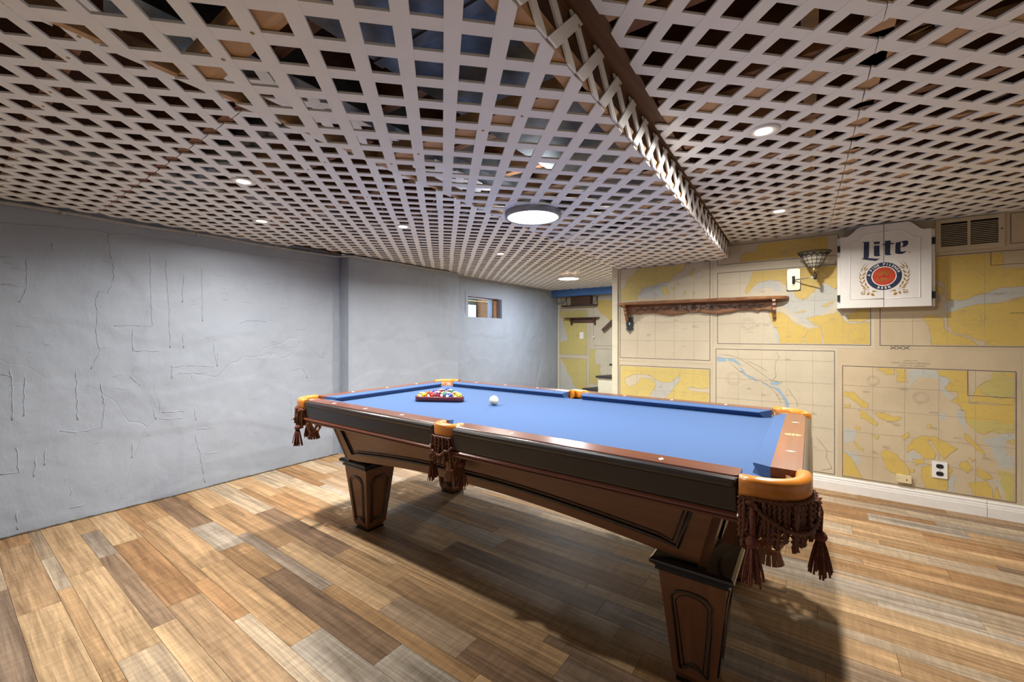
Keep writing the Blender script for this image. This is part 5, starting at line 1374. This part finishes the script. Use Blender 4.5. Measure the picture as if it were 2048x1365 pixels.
# flower band: star petals in purple, green, red and white between leads
pet = {'purple': MB(), 'green': MB(), 'red': MB(), 'white': MB()}
lb = MB()
(r0, z0), (r1, z1) = bw[4], bw[5]
for k in range(NS):
    ac = 2 * PI * (k + 0.5) / NS; w_ = PI / NS
    def fp(u, v_): # u along, v up the band
        r = r0 + (r1 - r0) * v_; return bp(ac + u * w_, r, z0 + (z1 - z0) * v_)
    pts5 = [(0.0, 0.5)]
    for j, (c_, u, v_) in enumerate((('purple', -0.7, 0.2), ('green', 0.7, 0.2), ('purple', 0.8, 0.75), ('red', 0.0, 0.95), ('green', -0.8, 0.75))):
        q_ = [fp(0, 0.48), fp(u * 0.5 - 0.16 * (v_ - 0.5) * 2, 0.48 + (v_ - 0.48) * 0.5 + 0.12 * u), fp(u, v_), fp(u * 0.5 + 0.16 * (v_ - 0.5) * 2, 0.48 + (v_ - 0.48) * 0.5 - 0.12 * u)]
        pet[c_].add(q_, [(0, 1, 2, 3)]); lb.tube([q_[0], q_[1], q_[2], q_[3], q_[0]], 0.0016, 4)
    for u in (-0.97, 0.97): pass
    wq = [fp(-0.95, 0.05), fp(0.0, 0.02), fp(0.95, 0.05), fp(0.0, 0.3)]
    pet['white'].add(wq, [(0, 1, 2, 3)])
    wq = [fp(0.85, 0.35), fp(1.0, 0.2), fp(1.15, 0.5), fp(1.0, 0.8)]
    pet['white'].add(wq, [(0, 1, 2, 3)]); lb.tube(wq + [wq[0]], 0.0014, 4)
for c_, mb in pet.items(): mb.build('petal_glass', 'shade_' + c_, sb)
lb.build('petal_leading', 'iron_black', sb)

# ------------------------------------------------------------------ iron oval keyhole plaque
pq = thing('iron_plaque', (-1.426, YW, 1.19), 'black iron oval keyhole plate hanging under the carved shelf', 'wall plaque')
mb = MB()
n = 30
outer = [(-1.426 + 0.037 * math.cos(2 * PI * i / n), 1.278 + 0.064 * math.sin(2 * PI * i / n)) for i in range(n)]
mb.prism(outer, lambda a, b, t: (a, YW - t, b), 0.0025, 0.008)
for sg in (1, -1):
    for dx, dz, r in ((0, 0.078, 0.011), (-0.018, 0.066, 0.0095), (0.018, 0.066, 0.0095), (-0.030, 0.052, 0.007), (0.030, 0.052, 0.007)):
        mb.tube([(-1.426 + dx + r * math.cos(k * PI / 6), YW - 0.005, 1.278 + sg * dz + r * math.sin(k * PI / 6)) for k in range(13)], 0.0024, 5)
    mb.tube([(-1.426, YW - 0.005, 1.278 + sg * 0.085), (-1.426, YW - 0.005, 1.278 + sg * 0.098)], 0.003, 5)
mb.build('oval_plate', 'iron_black', pq)
mb = MB(); mb.lathe([(0.0002, -0.0092), (0.006, -0.0092), (0.006, -0.0082)], (-1.428, YW, 1.286), 14, 'y')
mb.prism([(-1.433, 1.268), (-1.423, 1.268), (-1.4255, 1.284), (-1.4305, 1.284)], lambda a, b, t: (a, YW - t, b), 0.0082, 0.0092)
mb.build('keyhole', 'plate_white', pq)

# ------------------------------------------------------------------ outlet and cable box
ol = thing('wall_outlet', (0.711, YW, 0.206), 'white duplex wall outlet with black sockets low on the island chart', 'outlet')
MB().prism(rrect(0.674, 0.748, 0.206, 0.316, 0.004), lambda a, b, t: (a, YW - t, b), 0.0028, 0.0085).build('cover_plate', 'plate_white', ol)
for z in (0.236, 0.286):
    s_ = MB().prism(rrect(0.693, 0.729, z - 0.0145, z + 0.0145, 0.012), lambda a, b, t: (a, YW - t, b), 0.0085, 0.0105).build('socket', 'socket_black', ol)
    MB().box(0.7025, 0.7045, YW - 0.0112, YW - 0.0105, z - 0.002, z + 0.007).box(0.7165, 0.7185, YW - 0.0112, YW - 0.0105, z - 0.002, z + 0.007).build('slot', 'cavity_black', s_)
MB().lathe([(0.0002, -0.0105), (0.003, -0.010), (0.0035, -0.0085)], (0.711, YW, 0.261), 8, 'y').build('screw', 'brushed_nickel', ol)
cbx = thing('cable_box', (0.533, YW, 0.142), 'small ivory surface mounted cable box above the baseboard', 'cable box')
MB().prism(rrect(0.496, 0.570, 0.142, 0.193, 0.004), lambda a, b, t: (a, YW - t, b), 0.0028, 0.026).build('housing', 'plate_ivory', cbx)
MB().lathe([(0.0002, -0.0285), (0.004, -0.028), (0.004, -0.026)], (0.545, YW, 0.166), 10, 'y').build('jack', 'dark_metal', cbx)
MB().lathe([(0.0002, -0.027), (0.002, -0.0268), (0.002, -0.026)], (0.502, YW, 0.168), 8, 'y').build('screw', 'dark_metal', cbx)

# ------------------------------------------------------------------ conduit along the top of the left wall
cp = thing('conduit', (XL + 0.05, 1.2, ZL - 0.03), 'thin grey conduit running along the top of the plaster wall', 'conduit')
pts = [(XL + 0.028, YF + 0.1 + 0.12 * k, ZL - 0.022 - 0.004 * math.sin(k * 0.9)) for k in range(32)]
pts = [p for p in pts if p[1] < 2.28] + [(XL + 0.06, 2.30, ZL - 0.024), (-3.625, 2.36, ZL - 0.024)] + [(-3.60, 2.42 + 0.12 * k, ZL - 0.022 - 0.003 * math.sin(k)) for k in range(12)]
MB().tube(pts, 0.0115, 8).build('pipe', 'conduit_grey', cp)
for yy in (-0.4, 0.49, 1.19, 1.75): MB().tube([(XL + 0.028, yy - 0.012, ZL - 0.022), (XL + 0.028, yy + 0.012, ZL - 0.022)], 0.0155, 10).build('clamp', 'conduit_grey', cp)
wr = thing('wall_cable', (XL + 0.02, 5.0, 1.85), 'dark cable sagging along the plaster above the basement window', 'cable')
MB().tube([(XL + 0.022, 3.96 + 0.155 * k, 1.925 - 0.012 * math.sin(k * 0.8) - 0.002 * k) for k in range(15)], 0.006, 6).build('cable_run', 'conduit_grey', wr)
MB().tube([(XL + 0.022, 6.13, 1.90), (XL + 0.03, 6.5, 1.80), (XL + 0.05, 6.72, 1.72)], 0.010, 6).build('drop', 'conduit_grey', wr)

# ------------------------------------------------------------------ alcove: shelves, switch, handrail, stairs
bs_ = thing('metal_shelf', (-3.32, YB, 1.66), 'black wire bracket shelf under the blue beam', 'shelf')
MB().box(-3.62, -2.99, YB - 0.16, YB - 0.002, 1.672, 1.684).build('shelf_board', 'dark_shelf_wood', bs_)
mb = MB()
for x in (-3.60, -3.00):
    mb.tube([(x, YB - 0.006, 1.67), (x, YB - 0.006, 1.835)], 0.006, 6); mb.tube([(x, YB - 0.16, 1.672), (x, YB - 0.006, 1.835)], 0.005, 6); mb.tube([(x, YB - 0.165, 1.668), (x, YB - 0.004, 1.668)], 0.006, 6)
mb.tube([(-3.63, YB - 0.165, 1.668), (-2.98, YB - 0.165, 1.668)], 0.007, 6)
mb.build('wire_bracket', 'iron_black', bs_)
bx = thing('storage_box', (-3.27, YB - 0.08, 1.684), 'dark brown wooden box standing on the black metal shelf', 'box')
MB().box(-3.45, -3.08, YB - 0.13, YB - 0.02, 1.6845, 1.832).build('carcass', 'dark_shelf_wood', bx)
MB().box(-3.44, -3.09, YB - 0.134, YB - 0.13, 1.694, 1.824).build('front_panel', 'dark_shelf_wood', bx)
ws = thing('wooden_shelf', (-3.28, YB, 1.33), 'small plain dark wooden shelf on the alcove chart', 'shelf')
MB().box(-3.60, -2.955, YB - 0.115, YB - 0.002, 1.452, 1.467).build('shelf_board', 'dark_shelf_wood', ws)
MB().box(-3.50, -3.03, YB - 0.022, YB - 0.0025, 1.375, 1.452).build('apron', 'dark_shelf_wood', ws)
for x in (-3.49, -3.04):
    MB().prism([(0.0025, 1.452), (0.09, 1.452), (0.085, 1.43), (0.045, 1.40), (0.035, 1.335), (0.0025, 1.335)], lambda a, b, t: (t, YB - a, b), x - 0.012, x + 0.012).build('bracket', 'dark_shelf_wood', ws)
sw_ = thing('light_switch', (-3.30, YB, 1.092), 'white light switch plate on the yellow alcove chart', 'light switch')
MB().prism(rrect(-3.334, -3.264, 1.092, 1.207, 0.005), lambda a, b, t: (a, YB - t, b), 0.0028, 0.009).build('cover_plate', 'plate_white', sw_)
MB().box(-3.305, -3.293, YB - 0.016, YB - 0.009, 1.14, 1.162).build('toggle', 'plate_ivory', sw_)
kb = thing('doorbell_button', (-3.06, YB, 1.12), 'small round white button on the alcove wall', 'button')
MB().lathe([(0.006, -0.004), (0.008, -0.014), (0.017, -0.020), (0.017, -0.026), (0.0005, -0.030)], (-3.063, YB, 1.122), 14, 'y').build('button_cap', 'plate_white', kb)
pe = thing('pipe_bracket', (-3.70, YB, 1.74), 'round dark pipe end beside the metal shelf', 'pipe')
MB().lathe([(0.030, -0.002), (0.034, -0.02), (0.030, -0.05), (0.018, -0.055), (0.016, -0.03), (0.0005, -0.03)], (-3.695, YB, 1.745), 16, 'y').build('flange', 'conduit_grey', pe)
hr = thing('handrail', (-2.6, YB - 0.05, 1.2), 'dark brown wooden stair handrail rising at an angle', 'handrail')
mb = MB(); d_ = Vector((0.62, 0, 0.56)).normalized(); p0 = Vector((-2.875, YB - 0.075, 1.235)); nn = Vector((-d_.z, 0, d_.x))
rs = []
for s in (0, 1.05):
    c0 = p0 + d_ * s; rs.append([tuple(c0 + nn * a + Vector((0, b, 0))) for a, b in ((-0.022, -0.02), (0.016, -0.02), (0.024, -0.012), (0.024, 0.012), (0.016, 0.02), (-0.022, 0.02))])
mb.rings(rs, smooth=False); mb.build('rail', 'dark_shelf_wood', hr)
MB().tube([tuple(p0 + d_ * 0.5), (p0.x + d_.x * 0.5, YB - 0.012, p0.z + d_.z * 0.5 - 0.06)], 0.008, 8).build('bracket', 'brass', hr)
st = thing('staircase', (-2.3, 6.4, 0), 'cream winder stairs with dark grey treads behind the chart wall', 'stairs')
stp = [(-2.987, 0.297), (-2.755, 0.511), (-2.525, 0.712), (-2.295, 0.915), (-2.06, 1.12)]
yf = 6.20
for i, (x, z) in enumerate(stp):
    xn = stp[i + 1][0] if i + 1 < len(stp) else -1.475
    # wedge tread that widens towards the next riser
    poly = [(x - 0.025, yf - 0.012), (x - 0.012, yf - 0.025), (xn + 0.012, yf - 0.025), (xn + 0.012, YB - 0.02), (xn - 0.03, YB - 0.02), (x - 0.02, yf + 0.012)]
    MB().prism(poly, lambda a, b, t: (a, b, t), z - 0.03, z).build('tread', 'tread_dark', st)
    poly2 = [(x + 0.012, yf), (xn + 0.012, yf), (xn + 0.012, YB - 0.025), (xn - 0.03, YB - 0.025)]
    MB().prism(poly2, lambda a, b, t: (a, b, t), 0.0, z - 0.03).build('riser', 'trim_cream', st)
